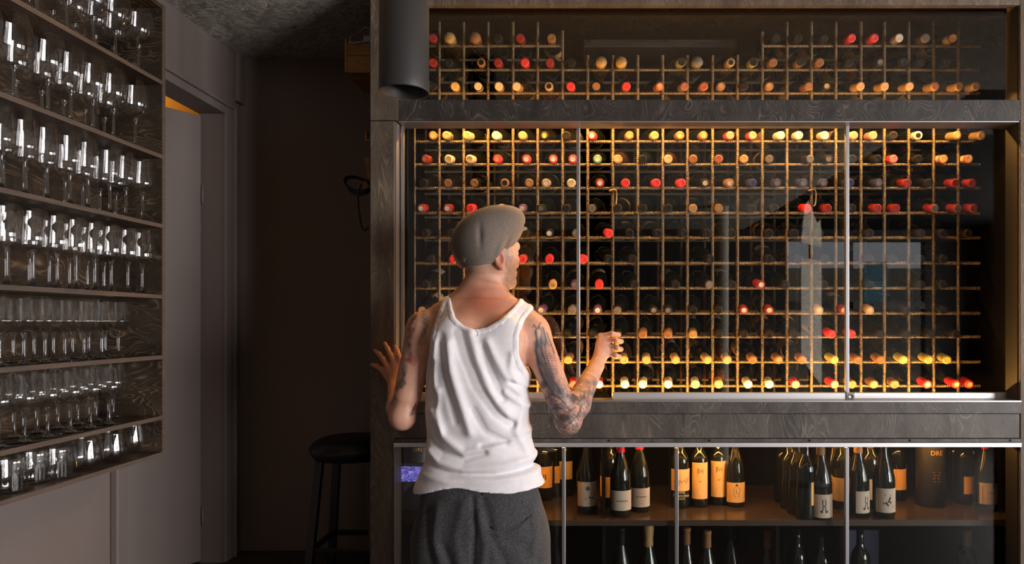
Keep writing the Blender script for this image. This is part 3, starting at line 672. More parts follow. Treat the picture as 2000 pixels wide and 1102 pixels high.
def art_figure(R):
    z = 0.062
    body = [[(-0.006, z + 0.02), (-0.013, z + 0.008), (-0.010, z - 0.010), (-0.006, z - 0.022)], [(0.006, z + 0.02), (0.013, z + 0.008), (0.010, z - 0.010), (0.006, z - 0.022)], [(0, z + 0.012), (-0.004, z), (0.004, z - 0.008)], circ(0, z + 0.025, 0.004)]
    hair = [[(-0.004, z + 0.029), (0.004, z + 0.026)], [(-0.003, z + 0.026), (0.003, z + 0.029)]]
    return [strokes_mesh(body, R, width=0.0011), strokes_mesh(hair, R, width=0.004), strokes_mesh(lines(z - 0.016, 2, 0.058, 0.005), R, mat='ink_red', width=0.0014)]
def art_text(R):
    z = 0.062
    return [strokes_mesh([[(-0.020 + i * 0.0055, z + 0.002), (-0.020 + i * 0.0055, z - 0.003), (-0.017 + i * 0.0055, z + 0.001)] for i in range(8)], R, width=0.0011), strokes_mesh(lines(z + 0.010, 1, 0.016, 0.004) + lines(z - 0.011, 1, 0.018, 0.004) + lines(z - 0.022, 2, 0.018, 0.005), R, width=0.0008)]
def art_boots(R):
    z = 0.06
    return [strokes_mesh([[(-0.005, z + 0.02), (-0.006, z), (0, z - 0.006), (0.006, z), (0.005, z + 0.02)], [(-0.004, z - 0.006), (-0.006, z - 0.022)], [(0.004, z - 0.006), (0.006, z - 0.022)]], R, width=0.0022), strokes_mesh([[(-0.013, z - 0.022), (-0.006, z - 0.028)], [(0.013, z - 0.022), (0.006, z - 0.028)]], R, width=0.005), strokes_mesh(lines(z + 0.028, 1, 0.026, 0.004), R, width=0.0008)]
def art_bird(R):
    z = 0.062
    return [strokes_mesh([[(-0.022, z - 0.006), (-0.010, z - 0.004), (0.0, z + 0.006), (0.004, z + 0.018)], [(-0.012, z - 0.003), (-0.002, z - 0.014)], [(-0.004, z + 0.002), (0.008, z - 0.002)]], R, mat='ink', width=0.0040), strokes_mesh([[(-0.016, z + 0.026), (0.006, z + 0.024)]], R, width=0.0045), strokes_mesh([circ(0.016 + 0.01 * math.cos(k * 2.4), z - 0.012 + 0.012 * math.sin(k * 1.7), 0.0012, 5) for k in range(12)], R, mat='ink', width=0.0006)]
def art_tondonia(R):
    return [text_mesh('VIÑA', 0.0125, R, 0.064, mat='gold_ink'), text_mesh('TONDONIA', 0.0135, R, 0.050, mat='gold_ink'), text_mesh('RESERVA', 0.0070, R, 0.039, mat='gold_ink'),
            strokes_mesh([[(-0.03 + i * 0.009, 0.10 + 0.01 * math.sin(i * 2.0)), (-0.024 + i * 0.009, 0.118 + 0.008 * math.cos(i)), (-0.02 + i * 0.009, 0.104)] for i in range(7)] + lines(0.086, 2, 0.06, 0.007), R, mat='ink_red', width=0.001)]
def art_crest(R):
    return [strokes_mesh([[(-0.006, 0.10), (0.006, 0.10)]], R, width=0.014), strokes_mesh(lines(0.128, 1, 0.05, 0.003), R, width=0.009), strokes_mesh(lines(0.084, 2, 0.034, 0.006), R, width=0.0012)]
def art_red(R):
    return [strokes_mesh(lines(0.125, 1, 0.055, 0.003), R, mat='ink_red', width=0.030), strokes_mesh(lines(0.130, 3, 0.044, 0.008), R, mat='paper_white', off=0.0016, width=0.0032), strokes_mesh(lines(0.093, 3, 0.05, 0.005), R, mat='ink_red', width=0.0012)]
def art_dog(R):
    z = 0.075
    return [strokes_mesh([[(-0.034, z + 0.004), (0.02, z + 0.004)]], R, width=0.020, mat='ink_red'), strokes_mesh([circ(-0.002, z + 0.026, 0.005)], R, width=0.004), strokes_mesh([[(-0.012, z - 0.014), (0.004, z - 0.008), (0.018, z - 0.012), (0.028, z + 0.004)]], R, width=0.005), strokes_mesh(lines(z - 0.026, 3, 0.06, 0.005), R, width=0.0008)]
def art_lar(R):
    return [strokes_mesh([circ(0.012, 0.105, 0.011), circ(0.012, 0.105, 0.007)] + [[(-0.034, 0.098), (0.0, 0.098)], [(-0.034, 0.098), (-0.034, 0.032), (0.034, 0.032), (0.034, 0.098)]], R, width=0.0010), text_mesh('LAR DE', 0.0085, R, 0.074, mat='ink'), strokes_mesh(lines(0.086, 1, 0.03, 0.004) + lines(0.058, 2, 0.036, 0.007), R, width=0.0010)]

standing(1063, 976, 'dark bottle with yellow label under a dark header band, beside the white shirt hem', 'bord', None, (0.055, 0.142, 1.0, 'paper_gold'), 0.1, art_crest)
standing(1084, 968, 'dark bottle behind the yellow-labelled one, only a narrow cream label strip showing', 'bord', None, (0.06, 0.13, 0.9, 'paper_gold'), 0.9)
standing(1103, 968, 'dark bottle with burgundy and white patterned label behind the first lower door edge', 'bord', 'darkred', (0.075, 0.150, 1.1, 'paper'), -0.05, art_red)
standing(1146, 1001, 'sloping-shouldered bottle with dark-banded cream picture label, left of the black shelf divider', 'burg', None, (0.032, 0.125, 1.15, 'paper_white'), 0.15, art_dog)
standing(1190, 990, 'dark bottle with cream label half hidden behind two red-capsuled bottles', 'bord', None, (0.045, 0.125, 1.1, 'paper_gold'), -0.2)
standing(1212, 1006, 'red-capsuled bottle with low cream label, the nearer of the red-capsuled pair', 'burg', 'red', (0.026, 0.100, 1.2, 'paper_white'), 0.12, art_text)
standing(1249, 997, 'red-capsuled bottle with low cream label, the farther of the red-capsuled pair', 'burg', 'red', (0.022, 0.094, 1.15, 'paper_white'), 0.1, art_text)
standing(1328, 990, 'bottle with yellow label over gold lettering reading Viña Tondonia, in wire net', 'bord', 'red', (0.070, 0.155, 1.3, 'paper_gold'), 0.05, art_tondonia)
standing(1365, 988, 'bottle with tall orange-yellow block-logo label, left one of the matching pair', 'bord', None, (0.035, 0.178, 0.95, 'paper_gold'), 0.0, art_block)
standing(1401.5, 984, 'bottle with tall orange-yellow block-logo label, right one of the matching pair', 'bord', None, (0.035, 0.178, 0.95, 'paper_gold'), 0.0, art_block)
standing(1435, 987, 'bottle with square orange label showing a drawn standing figure', 'burg', None, (0.020, 0.098, 1.05, 'paper_gold'), 0.0, art_figure)
for i, (px, by) in enumerate(((1530, 980), (1541, 992), (1556, 1003), (1573, 1012))):
    standing(px, by, f'dark bottle, {ORD[i]} from the back in the slanting row beside the wide grey strip', 'bord', None, (0.055, 0.14, 0.8, 'paper_gold'), 1.1)
standing(1603, 1013, 'sloping-shouldered bottle with cream label of long legs and dark boots', 'burg', 'tan', (0.012, 0.098, 1.15, 'paper_white'), 0.0, art_boots)
standing(1630, 985, 'bottle with bright yellow branch-drawing label behind the boots bottle', 'burg', None, (0.035, 0.125, 1.0, 'paper_gold'), -0.2, art_bird)
standing(1645, 993, 'dark bottle with plain narrow tan label, tucked behind the lower door edge', 'bord', None, (0.035, 0.125, 0.9, 'paper'), -0.7)
standing(1676, 1007, 'gold-capsuled bottle with cream label of thin legs, right of the door edge', 'burg', 'orange', (0.018, 0.100, 1.0, 'paper_white'), 0.45, art_boots)
standing(1698, 992, 'dim bottle with reddish label between the gold-capsuled and bird-label bottles', 'bord', 'brown', (0.04, 0.12, 0.9, 'paper'), 0.0)
standing(1726, 1008, 'bottle with large cream label showing a dark leaping bird and red dots', 'burg', None, (0.022, 0.112, 1.2, 'paper_white'), 0.1, art_bird)
standing(1751, 975, 'dark bottle with two-part orange label behind the bird-label bottle', 'bord', None, (0.045, 0.13, 1.0, 'paper_gold'), 0.3, art_red)
def art_ore(R): return [text_mesh('DRE', 0.026, R, 0.215, mat='gold_ink'), strokes_mesh(lines(0.14, 4, 0.03, 0.012), R, mat='gold_ink', width=0.001)]
v, f = lathe([(0, 0.0), (0.05, 0.0), (0.055, 0.006), (0.055, 0.235), (0.05, 0.25), (0.022, 0.262), (0.0, 0.262)], 24)
tin = mesh_obj('gift_tin', v, f, 'matt_black', None, True); Yt = 2.88; tin.location = (PX(1817, Yt), Yt, Z_SH)
tag(tin, 'black gift tin with gold letters DRE near the top, in dim lower cabinet', 'tin')
for me in art_ore(0.055):
    q = bpy.data.objects.new(me.name, me); COL.objects.link(q); q.parent = tin
v, f = lathe([(0, 0.0), (0.05, 0.0), (0.055, 0.006), (0.055, 0.235), (0.05, 0.25), (0.022, 0.262), (0.0, 0.262)], 24)
tin2 = mesh_obj('gift_tin', v, f, 'matt_black', None, True); tin2.location = (PX(822, 2.90), 2.90, PZ(905, 2.8) - 0.215)
tag(tin2, 'black gift tin with gold letters ORI beside the person at the cabinet', 'tin')
tin2.location.z = Z_SH
q = bpy.data.objects.new('lettering', text_mesh('ORI', 0.021, 0.055, PZ(879, 2.845) - Z_SH, mat='gold_ink')); COL.objects.link(q); q.parent = tin2
scn = empty('glow_panel', (0, 0, 0), 'small added violet-glowing panel behind the lower glass door left of the person', 'glowing panel')
box('casing', PX(777, 2.78), PX(832, 2.78), 2.785, 2.80, Z_SH, PZ(906, 2.78), 'matt_black', scn, 0.002)  # panel made up to glow where a violet reflection shows
box('glow_face', PX(778.5, 2.78), PX(830, 2.78), 2.782, 2.785, PZ(941, 2.78), PZ(912, 2.78), 'violet_glow', scn)
standing(1862, 972, 'dark bottle with narrow orange label strip beside the black gift tin', 'bord', None, (0.05, 0.12, 0.7, 'paper_gold'), 0.6)
standing(1882, 983, 'dark bottle with two-step orange label, second right of the gift tin', 'bord', 'red', (0.045, 0.115, 0.8, 'paper_gold'), 0.35)
standing(1903, 975, 'red-capsuled dark bottle with hidden label near the cabinet side', 'bord', 'red')
standing(1925, 996, 'red-capsuled bottle with framed tan label and round crest, rightmost on the shelf', 'burg', 'red', (0.030, 0.112, 1.15, 'paper'), 0.1, art_lar)
# bottles on the base board under the display shelf: only necks show
for px, cap, Y, lab, side in ((1213, 'dark', 2.80, 'dark-necked bottle under the display shelf, below the red-capsuled pair', 0), (1266, 'gold', 2.82, 'bottle with crumpled orange foil neck under the display shelf', 1), (1341, 'brown', 2.80, 'brown-capsuled bottle under the display shelf, nearest the door edge', 0), (1381, 'brown', 2.76, 'brown-capsuled bottle under the display shelf, below the block-logo pair', 0), (1428, 'dark', 2.86, 'dark-necked bottle under the display shelf, below the figure-label bottle', 0), (1500, 'rust', 2.75, 'rust-capsuled bottle under the display shelf, left of the dark blue panel', 0)):
    standing(px, 0, lab, 'burg', cap, None, 0, None, Y, BASE, True)
for i, (px, Y) in enumerate(((1557, 2.80), (1604, 2.76), (1640, 2.8), (1680, 2.8))):
    standing(px, 0, f'pale-labelled bottle in front of the dark blue panel, {ORD[i]} from left', 'bord', None, (0.03, 0.11, 1.0, 'paper'), 0, None, Y, BASE)
standing(1889, 0, 'bottle with dull gold capsule low down in the dark cabinet corner', 'bord', 'tan', None, 0, None, 2.78, BASE)
# ------------------------------------------------------------------ glass shelf on the left wall
XS, SY0, SY1 = -1.37, 1.28, 2.30
unit = empty('glass_shelf', (0, 0, 0), 'dark stained plywood wall shelf crowded with wine glasses, beside the door', 'shelf')
SH = [PZ(p, SY1) for p in (158, 302.7, 438, 576, 694, 812, 883)]
TOPZ = PZ(14, SY1 + 0.02)
TH = 0.0125
box('side_panel', XW + 0.001, XS, SY1, SY1 + 0.016, SH[6] - TH, TOPZ + 0.001, 'shelf_wood', unit)
box('edge_band', XS, XS + 0.002, SY1, SY1 + 0.016, SH[6] - TH, TOPZ + 0.001, 'shelf_edge_wood', unit)
box('side_panel', XW + 0.001, XS, SY0 - 0.016, SY0, SH[6] - TH, TOPZ + 0.001, 'shelf_wood', unit)
box('back_panel', XW + 0.001, XW + 0.008, SY0, SY1, SH[6] - TH, TOPZ, 'shelf_wood', unit)
box('top_panel', XW + 0.001, XS, SY0, SY1, TOPZ - TH, TOPZ, 'shelf_wood', unit)
for z in SH:
    s = box('shelf_board', XW + 0.008, XS - 0.0005, SY0, SY1, z - TH, z, 'shelf_wood', unit)
    box('edge_band', XS - 0.0005, XS + 0.0015, SY0, SY1, z - TH, z, 'shelf_edge_wood', s)

def bez(pts, n):                                        # smooth profile through (r, z) points
    q = spline([(a, 0, b) for a, b in pts], n); return [(max(p.x, 0.0), p.z) for p in q]
def glass(kind):
    """stemmed glass: bowl (blown thin), stem and foot; z = 0 at the foot"""
    if kind == 'balloon': h, bowl, r_s, zb = 0.205, [(0.004, 0.089), (0.020, 0.095), (0.037, 0.110), (0.0455, 0.133), (0.0440, 0.160), (0.0390, 0.185), (0.0345, 0.207)], 0.0038, 0.089
    elif kind == 'tulip': h, bowl, r_s, zb = 0.197, [(0.004, 0.090), (0.017, 0.095), (0.0345, 0.109), (0.0385, 0.122), (0.0365, 0.150), (0.0320, 0.180), (0.0300, 0.197)], 0.0042, 0.090
    elif kind == 'angular': h, bowl, r_s, zb = 0.166, [(0.004, 0.074), (0.014, 0.079), (0.028, 0.090), (0.0365, 0.106), (0.0375, 0.112), (0.0340, 0.135), (0.0285, 0.166)], 0.0042, 0.074
    else: h, bowl, r_s, zb = 0.166, [(0.004, 0.072), (0.018, 0.076), (0.034, 0.090), (0.0415, 0.108), (0.0390, 0.126), (0.0345, 0.148), (0.0315, 0.166)], 0.0042, 0.072
    V, Fc = lathe(bez(bowl, 5), 28)
    bm = mk('bowl', V, Fc, ['bowl_glass'])
    V, Fc = lathe(bez([(0.0075, zb + 0.006), (0.0060, zb - 0.001), (r_s, zb - 0.012), (r_s * 0.92, zb * 0.5), (r_s * 1.05, 0.018), (0.0075, 0.0085)], 3), 12, None, True, True)
    sm = mk('stem', [(x, y, z) for x, y, z in V], [tuple(reversed(f)) for f in Fc], ['solid_glass'])
    R = 0.034 if kind != 'balloon' else 0.037
    V, Fc = lathe([(0.0, 0.0012), (R - 0.001, 0.0004), (R, 0.0012), (R - 0.001, 0.0024), (0.018, 0.0040), (0.009, 0.0072), (0.0075, 0.0095), (0.0, 0.0098)], 24)
    fm = mk('foot', V, Fc, ['solid_glass'])
    return (('bowl', bm), ('stem', sm), ('foot', fm))
GM = {k: glass(k) for k in ('balloon', 'tulip', 'angular', 'round')}
def fluted(r, z, a, i):
    if z < 0.006 or i > 8: return r
    if z < 0.046: return r * (1 + 0.030 * math.cos(20 * a))
    return r * (1 + 0.026 * math.cos(20 * a) * math.cos((z - 0.046) / 0.006 * math.pi))
pr = [(0.0, 0.0005), (0.036, 0.0005), (0.039, 0.003), (0.0395, 0.008), (0.040, 0.02), (0.040, 0.034), (0.0402, 0.045)] + [(0.0404, 0.049 + 0.004 * k) for k in range(5)] + [(0.041, 0.072), (0.0415, 0.086), (0.040, 0.0868), (0.0385, 0.086), (0.0375, 0.070), (0.036, 0.03), (0.030, 0.012), (0.0, 0.011)]
V, Fc = lathe(pr, 60, lambda r, z, a, i: fluted(r, z, a, 0) if i < 12 else r)
TUMB = mk('cut_tumbler', V, Fc, ['tumbler_glass'])
pr = bez([(0.0, 0.0005), (0.020, 0.0005), (0.031, 0.006), (0.0405, 0.026), (0.0415, 0.042), (0.038, 0.066), (0.034, 0.089)], 4) + [(0.0335, 0.0895)] + bez([(0.0328, 0.089), (0.0368, 0.066), (0.0402, 0.042), (0.039, 0.027), (0.028, 0.010), (0.0, 0.0075)], 4)
V, Fc = lathe(pr, 32); STEML = mk('stemless_glass', V, Fc, ['tumbler_glass'])

XFR, XBK = -1.407, -1.492
def px2y(px, x): return F * x / (px - VX)
GROW = [   # shelf index, kind, front row pixels, back row pixels
 (0, 'balloon', [271, 226.5, 181.6, 132, 72], [243, 205, 163, 115, 60]),
 (1, 'balloon', [264, 220.5, 182, 139, 93, 29], [205, 167, 128, 84, 35]),
 (2, 'tulip', [279.5, 247, 216.5, 173, 139, 92, 52, 6], [227, 204, 188, 153, 130, 112, 72, 45]),
 (3, 'tulip', [279.5, 250.5, 225.6, 195, 158.7, 120.8, 64, 13], [203, 172, 137.7, 97, 82, 57, 36.5, 2]),
 (4, 'angular', [231, 197.5, 168, 133.4, 102, 77, 42.7, 1.5], [207, 175, 144.7, 114, 70, 30]),
 (5, 'round', [212, 193, 157, 123.5, 94, 76, 35, 10], [222, 201, 170, 141, 105, 67, 55, 29]),
]
KN = {'balloon': 'large balloon wine glass', 'tulip': 'tall tulip wine glass', 'angular': 'clear angular wine glass', 'round': 'short round wine glass'}
SHN = ['top', 'second', 'third', 'fourth', 'fifth', 'sixth']
spots_all = []
for si, kind, fr, bk in GROW:
    minsp = 2 * {'balloon': 0.0455, 'tulip': 0.0385, 'angular': 0.0375, 'round': 0.0415}[kind] + 0.001
    front = []
    for x0, lst, who in ((XFR, fr, 'front'), (XBK, bk, 'back')):
        ys = []
        for px in sorted(lst, reverse=True):
            y = min(px2y(px, x0), SY1 - minsp / 2 - 0.001)
            if ys and ys[-1] - y < minsp * 0.93: y = ys[-1] - minsp * 0.93
            if y > SY0 + 0.05: ys.append(y)
        while len(ys) < 10 and ys[-1] - minsp * 1.1 > 1.52: ys.append(ys[-1] - minsp * 1.08)
        for k, y in enumerate(ys):
            g = empty('wine_glass', (x0 + random.uniform(-0.002, 0.002), y, SH[si]), f'{KN[kind]}, {who} row of the {SHN[si]} shelf, {ORD[k]} from the door end', 'wine glass', 'stemmed glasses on the wall shelf')
            for nm, me in GM[kind]:
                c = bpy.data.objects.new(nm, me); COL.objects.link(c); c.parent = g
for k, (px, x0, me, nm, lb) in enumerate(((256, -1.47, STEML, 'stemless_glass', 'stemless round glass on the bottom shelf, farthest back at the door end'), (218, -1.42, STEML, 'stemless_glass', 'stemless round glass on the bottom shelf, middle of the three'), (167, -1.415, STEML, 'stemless_glass', 'stemless round glass on the bottom shelf, next to the cut tumblers'),
        (112, -1.42, TUMB, 'cut_tumbler', 'fluted cut-glass tumbler on the bottom shelf, next to the stemless glasses'), (67, -1.44, TUMB, 'cut_tumbler', 'diamond-banded cut-glass tumbler on the bottom shelf, middle of the cut ones'), (20, -1.42, TUMB, 'cut_tumbler', 'fluted cut-glass tumbler on the bottom shelf, farthest from the door'))):
    o = bpy.data.objects.new(nm, me); COL.objects.link(o); o.location = (x0, px2y(px, x0), SH[6]); o.rotation_euler = (0, 0, k * 0.4)
    tag(o, lb, 'tumbler', 'low glasses on the bottom shelf')

# ------------------------------------------------------------------ black tube spotlight under the ceiling
YT = 1.90
sp = empty('tube_spotlight', (PX(789.5, YT), YT, PZ(181, YT)), 'matt black cylinder spotlight hanging from the ceiling in front of the cabinet', 'spotlight')
R = 0.0655; hz = CEIL - PZ(181, YT) - 0.012
V, Fc = lathe([(R * 0.80, 0.20), (R * 0.80, 0.035), (R * 0.95, 0.003), (R * 0.99, 0.0), (R, 0.004), (R, 0.03), (R * 0.985, 0.034), (R * 0.985, hz), (0, hz)], 48)
mesh_obj('housing', V, Fc, 'matt_black', sp, True)
V, Fc = lathe([(0.0, 0.195), (R * 0.8, 0.2)], 40); mesh_obj('reflector', V, Fc, 'inner_black', sp, True)
V, Fc = lathe([(0.0, hz), (0.075, hz), (0.078, hz + 0.003), (0.078, hz + 0.0115), (0.0, hz + 0.0115)], 40); mesh_obj('ceiling_plate', V, Fc, 'matt_black', sp, True)

# ------------------------------------------------------------------ odds and ends on the flank of the cabinet
YC = 2.75
cr = empty('wooden_crate', (0, 0, 0), 'small pine crate fixed high on the cabinet flank', 'crate')
cx0, cx1, cz0, cz1 = PX(678, YC), CXL - 0.001, PZ(142, YC), PZ(75, YC)
box('front_board', cx0, cx1, YC, YC + 0.012, cz0, (cz0 + cz1) / 2 - 0.0008, 'crate_pine', cr, 0.001)
box('front_board', cx0, cx1, YC, YC + 0.012, (cz0 + cz1) / 2 + 0.0008, cz1 - 0.012, 'crate_pine', cr, 0.001)
box('side_board', cx0 - 0.009, cx0, YC - 0.003, YC + 0.25, cz0, cz1, 'crate_pine', cr, 0.001)
box('back_board', cx0, cx1, YC + 0.238, YC + 0.25, cz0, cz1, 'crate_pine', cr, 0.001)
box('bottom_board', cx0, cx1, YC + 0.012, YC + 0.238, cz0, cz0 + 0.01, 'crate_pine', cr)
ad = box('power_adapter', PX(704, YC), PX(721, YC), YC + 0.03, YC + 0.06, cz0 + 0.010, PZ(63, YC), 'white_plastic', None, 0.004)
tag(ad, 'white power adapter sticking up out of the pine crate', 'adapter')
tube('white_plug', [(PX(716, YC), YC + 0.045, PZ(62, YC)), (PX(717, YC), YC + 0.045, PZ(45, YC))], [0.0045, 0.0035], 'white_plastic', ad)
tube('white_cord', spline([P(721, 80.5, YC - 0.004), P(705, 82, YC - 0.006), P(690, 85, YC - 0.008), P(683.5, 80, YC - 0.004), P(687, 71, YC + 0.02), P(700, 66, YC + 0.05), P(712, 54, YC + 0.05), P(722, 56, YC + 0.05)], 6), 0.0028, 'white_plastic', ad)
br = empty('wooden_bracket', (0, 0, 0), 'small L-shaped wooden peg on the cabinet flank', 'bracket')
box('upright', PX(712, YC), PX(717, YC), YC, YC + 0.02, PZ(276, YC), PZ(255, YC), 'crate_pine', br)
box('arm', PX(717, YC), CXL + 0.001, YC, YC + 0.02, PZ(276, YC), PZ(272, YC), 'crate_pine', br)
bmw = bmesh.new()
pts = [P(710.5, 308, YC), P(722.2, 308, YC), P(722.2, 353, YC), P(720, 353, YC)]
for q in pts: q.x = min(q.x, CXL - 0.0006)
fv = [bmw.verts.new(p) for p in pts]; bv = [bmw.verts.new(p + Vector((0, 0.02, 0))) for p in pts]
bmw.faces.new(fv); bmw.faces.new(list(reversed(bv)))
for i in range(4): bmw.faces.new((fv[i], fv[(i + 1) % 4], bv[(i + 1) % 4], bv[i]))
tag(bm_obj('wooden_wedge', bmw, 'crate_pine'), 'tapered pine wedge above the black cable coil on the cabinet flank', 'wedge')
cb = empty('cable_coil', (0, 0, 0), 'coiled black cable hanging from the cabinet flank in the dark niche', 'cable')
for k in range(3):
    c = P(698 + k * 0.8, 359 + k * 3, YC + 0.01 + k * 0.008); a, b = 0.051 - k * 0.002, 0.026 + k * 0.003
    pts = [c + Vector((a * math.cos(t), 0.012 * math.sin(2 * t), b * math.sin(t) - 0.2 * a * math.cos(t))) for t in [2 * math.pi * q / 28 for q in range(29)]]
    for q in pts: q.x = min(q.x, CXL - 0.003)
    tube('loop', pts, 0.0034, 'black_cable', cb)
tube('hanging_end', [Vector((min(q.x, CXL - 0.0025), q.y, q.z)) for q in spline([P(712, 356, YC), P(704, 364, YC), P(700, 380, YC), P(700, 402, YC), P(703, 425, YC), P(707, 445, YC), P(713, 450, YC), P(720, 442, YC)], 6)], 0.0032, 'black_cable', cb)
box('wall_hook', PX(716, YC), CXL + 0.001, YC + 0.004, YC + 0.03, PZ(352, YC), PZ(349, YC), 'black_cable', cb)
box('tie_tag', PX(710, YC), PX(718, YC), YC - 0.01, YC - 0.006, PZ(368, YC), PZ(356, YC), 'crate_pine', cb)

# ------------------------------------------------------------------ stool in the niche
YS = 2.93
scx, srad, stz = -0.965, 0.168, PZ(850, YS)
st = empty('bar_stool', (scx, YS, PLAT), 'black padded stool standing in the dark niche beside the cabinet', 'stool')
hs = stz - PLAT
V, Fc = lathe(bez([(0.0, hs), (0.09, hs - 0.002), (0.14, hs - 0.016), (0.166, hs - 0.042), (0.168, hs - 0.056), (0.155, hs - 0.078), (0.13, hs - 0.092), (0.0, hs - 0.092)], 4), 32); mesh_obj('seat', V, Fc, 'stool_black', st, True)
for sx in (-1, 1):
    for sy in (-1, 1):
        a, b = Vector((sx * 0.098, sy * 0.098, hs - 0.09)), Vector((sx * 0.135, sy * 0.135, 0.0))
        v, f = tubevf([a, b], 0.020, 4); mesh_obj('leg', v, f, 'stool_black', st)
for (a, b) in (((-1, -1), (1, -1)), ((1, -1), (1, 1)), ((1, 1), (-1, 1)), ((-1, 1), (-1, -1))):
    zf = 0.14; k = 0.124
    v, f = tubevf([(a[0] * k, a[1] * k, zf), (b[0] * k, b[1] * k, zf)], 0.013, 6); mesh_obj('foot_rail', v, f, 'stool_black', st)

# ------------------------------------------------------------------ objects invented behind the camera for the cabinet glass to mirror
ban = empty('added_poster', (0, 0, 0), 'teal printed poster added in the rear window behind the viewer for its reflection', 'poster')
yb = ROOM_Y + 0.02; Yv = 2 * 2.62 - yb
bx0, bx1, bz0, bz1 = PX(1690, Yv), PX(1735, Yv), PZ(590, Yv), PZ(511, Yv)
box('sheet', bx0, bx1, yb - 0.004, yb, bz0, bz1, 'teal_print', ban)
c = Vector(((bx0 + bx1) / 2 + 0.03, yb + 0.001, bz1 - 0.14))
tube('emblem_ring', [c + Vector((0.07 * math.cos(2 * math.pi * k / 24), 0, 0.07 * math.sin(2 * math.pi * k / 24))) for k in range(25)], 0.003, 'pale_print', ban, 4)
for k in range(3): box('printed_line', bx0 + 0.06 + 0.02 * k, bx1 - 0.02, yb, yb + 0.002, bz1 - 0.27 - 0.035 * k, bz1 - 0.262 - 0.035 * k, 'pale_print', ban)

rb_ = empty('added_cloth', (0, 0, 0), 'pale cloth panel with pointed top added behind the viewer for its reflection', 'cloth')
Yv = 6.24; dx = lambda p: PX(p, Yv); dz = lambda p: PZ(p, Yv)  # cloth shaped after a beige patch mirrored in the door glass
for nm, pts in (('upper_panel', [(1563, 476), (1625, 476), (1624, 440), (1619, 422), (1612, 428), (1604, 420), (1585, 388), (1574, 400), (1567, 440)]), ('lower_panel', [(1563, 700), (1625, 760), (1625, 504), (1563, 504)])):
    bmx = bmesh.new(); a = [bmx.verts.new((dx(x), -1.0 - 1.1 * (dx(x) - dx(1563)), dz(y))) for x, y in pts]; b = [bmx.verts.new(q.co + Vector((0.0, -0.012, 0))) for q in a]
    bmx.faces.new(a); bmx.faces.new(b[::-1])
    for i in range(len(a)): bmx.faces.new((a[i], b[i], b[(i + 1) % len(a)], a[(i + 1) % len(a)]))
    bm_obj(nm, bmx, 'pale_banner', rb_)
tube('pole', [(dx(1594), -1.2, 0.0), (dx(1594), -1.2, dz(395))], 0.012, 'matt_black', rb_)
v_, f_ = lathe([(0, 0), (0.16, 0), (0.16, 0.012), (0.02, 0.02), (0, 0.02)], 24); mesh_obj('stand_foot', [(x + dx(1594), y - 1.2, z) for x, y, z in v_], f_, 'matt_black', rb_, True)
# ------------------------------------------------------------------ the person: signed-distance shapes meshed as single skins
class Vol:
    def __init__(s, lo, hi, h):
        s.lo = np.array(lo, dtype=np.float32); s.h = h
        s.n = np.ceil((np.array(hi) - np.array(lo)) / h).astype(int) + 1
        s.a = np.full(s.n, 0.25, dtype=np.float32)
        s.ax = [(s.lo[i] + h * np.arange(s.n[i])).astype(np.float32) for i in range(3)]
    def sub(s, lo, hi):
        i0 = [max(0, int((lo[k] - s.lo[k]) / s.h)) for k in range(3)]
        i1 = [min(s.n[k], int((hi[k] - s.lo[k]) / s.h) + 2) for k in range(3)]
        sl = tuple(slice(a, max(a, b)) for a, b in zip(i0, i1))
        return sl, np.meshgrid(s.ax[0][sl[0]], s.ax[1][sl[1]], s.ax[2][sl[2]], indexing='ij', sparse=True)
    def add(s, f, lo, hi, k=0.0):
        sl, g = s.sub(lo, hi)
        if min(s.a[sl].shape) == 0: return
        d = f(*g).astype(np.float32); s.a[sl] = smin(s.a[sl], d, k)
    def cut(s, f, lo, hi, k=0.0):
        sl, g = s.sub(lo, hi)
        if min(s.a[sl].shape) == 0: return
        d = f(*g).astype(np.float32); s.a[sl] = -smin(-s.a[sl], d, k)
    def cone(s, a, b, r1, r2, k=0.0):
        a, b = np.array(a, float), np.array(b, float); m = max(r1, r2) + 0.04 + k
        s.add(cone_f(a, b, r1, r2), np.minimum(a, b) - m, np.maximum(a, b) + m, k)
    def chain(s, pts, rs, k=0.0):
        for i in range(len(pts) - 1): s.cone(pts[i], pts[i + 1], rs[i], rs[i + 1], k)
    def ell(s, c, r, k=0.0, R=None, neg=False):
        m = max(r) + 0.04 + k; c = np.array(c, float)
        (s.cut if neg else s.add)(ell_f(c, r, R), c - m, c + m, k)
    def mesh(s): return surface_nets(s.a, s.lo, s.h)
def smin(a, b, k):
    if k <= 0: return np.minimum(a, b)
    h = np.clip(0.5 + 0.5 * (b - a) / k, 0, 1)
    return b * (1 - h) + a * h - k * h * (1 - h)
def cone_f(a, b, r1, r2):
    ba = b - a; L = float(ba @ ba) + 1e-12
    def f(x, y, z):
        px, py, pz = x - a[0], y - a[1], z - a[2]
        t = np.clip((px * ba[0] + py * ba[1] + pz * ba[2]) / L, 0, 1)
        return np.sqrt((px - t * ba[0]) ** 2 + (py - t * ba[1]) ** 2 + (pz - t * ba[2]) ** 2) - (r1 + (r2 - r1) * t)
    return f
def ell_f(c, r, R=None):
    def f(x, y, z):
        p = (x - c[0], y - c[1], z - c[2])
        if R is not None: p = tuple(p[0] * R[0][i] + p[1] * R[1][i] + p[2] * R[2][i] for i in range(3))   # columns of R are the ellipsoid axes
        k0 = np.sqrt(sum((p[i] / r[i]) ** 2 for i in range(3))); k1 = np.sqrt(sum((p[i] / r[i] ** 2) ** 2 for i in range(3))) + 1e-9
        return k0 * (k0 - 1) / k1
    return f
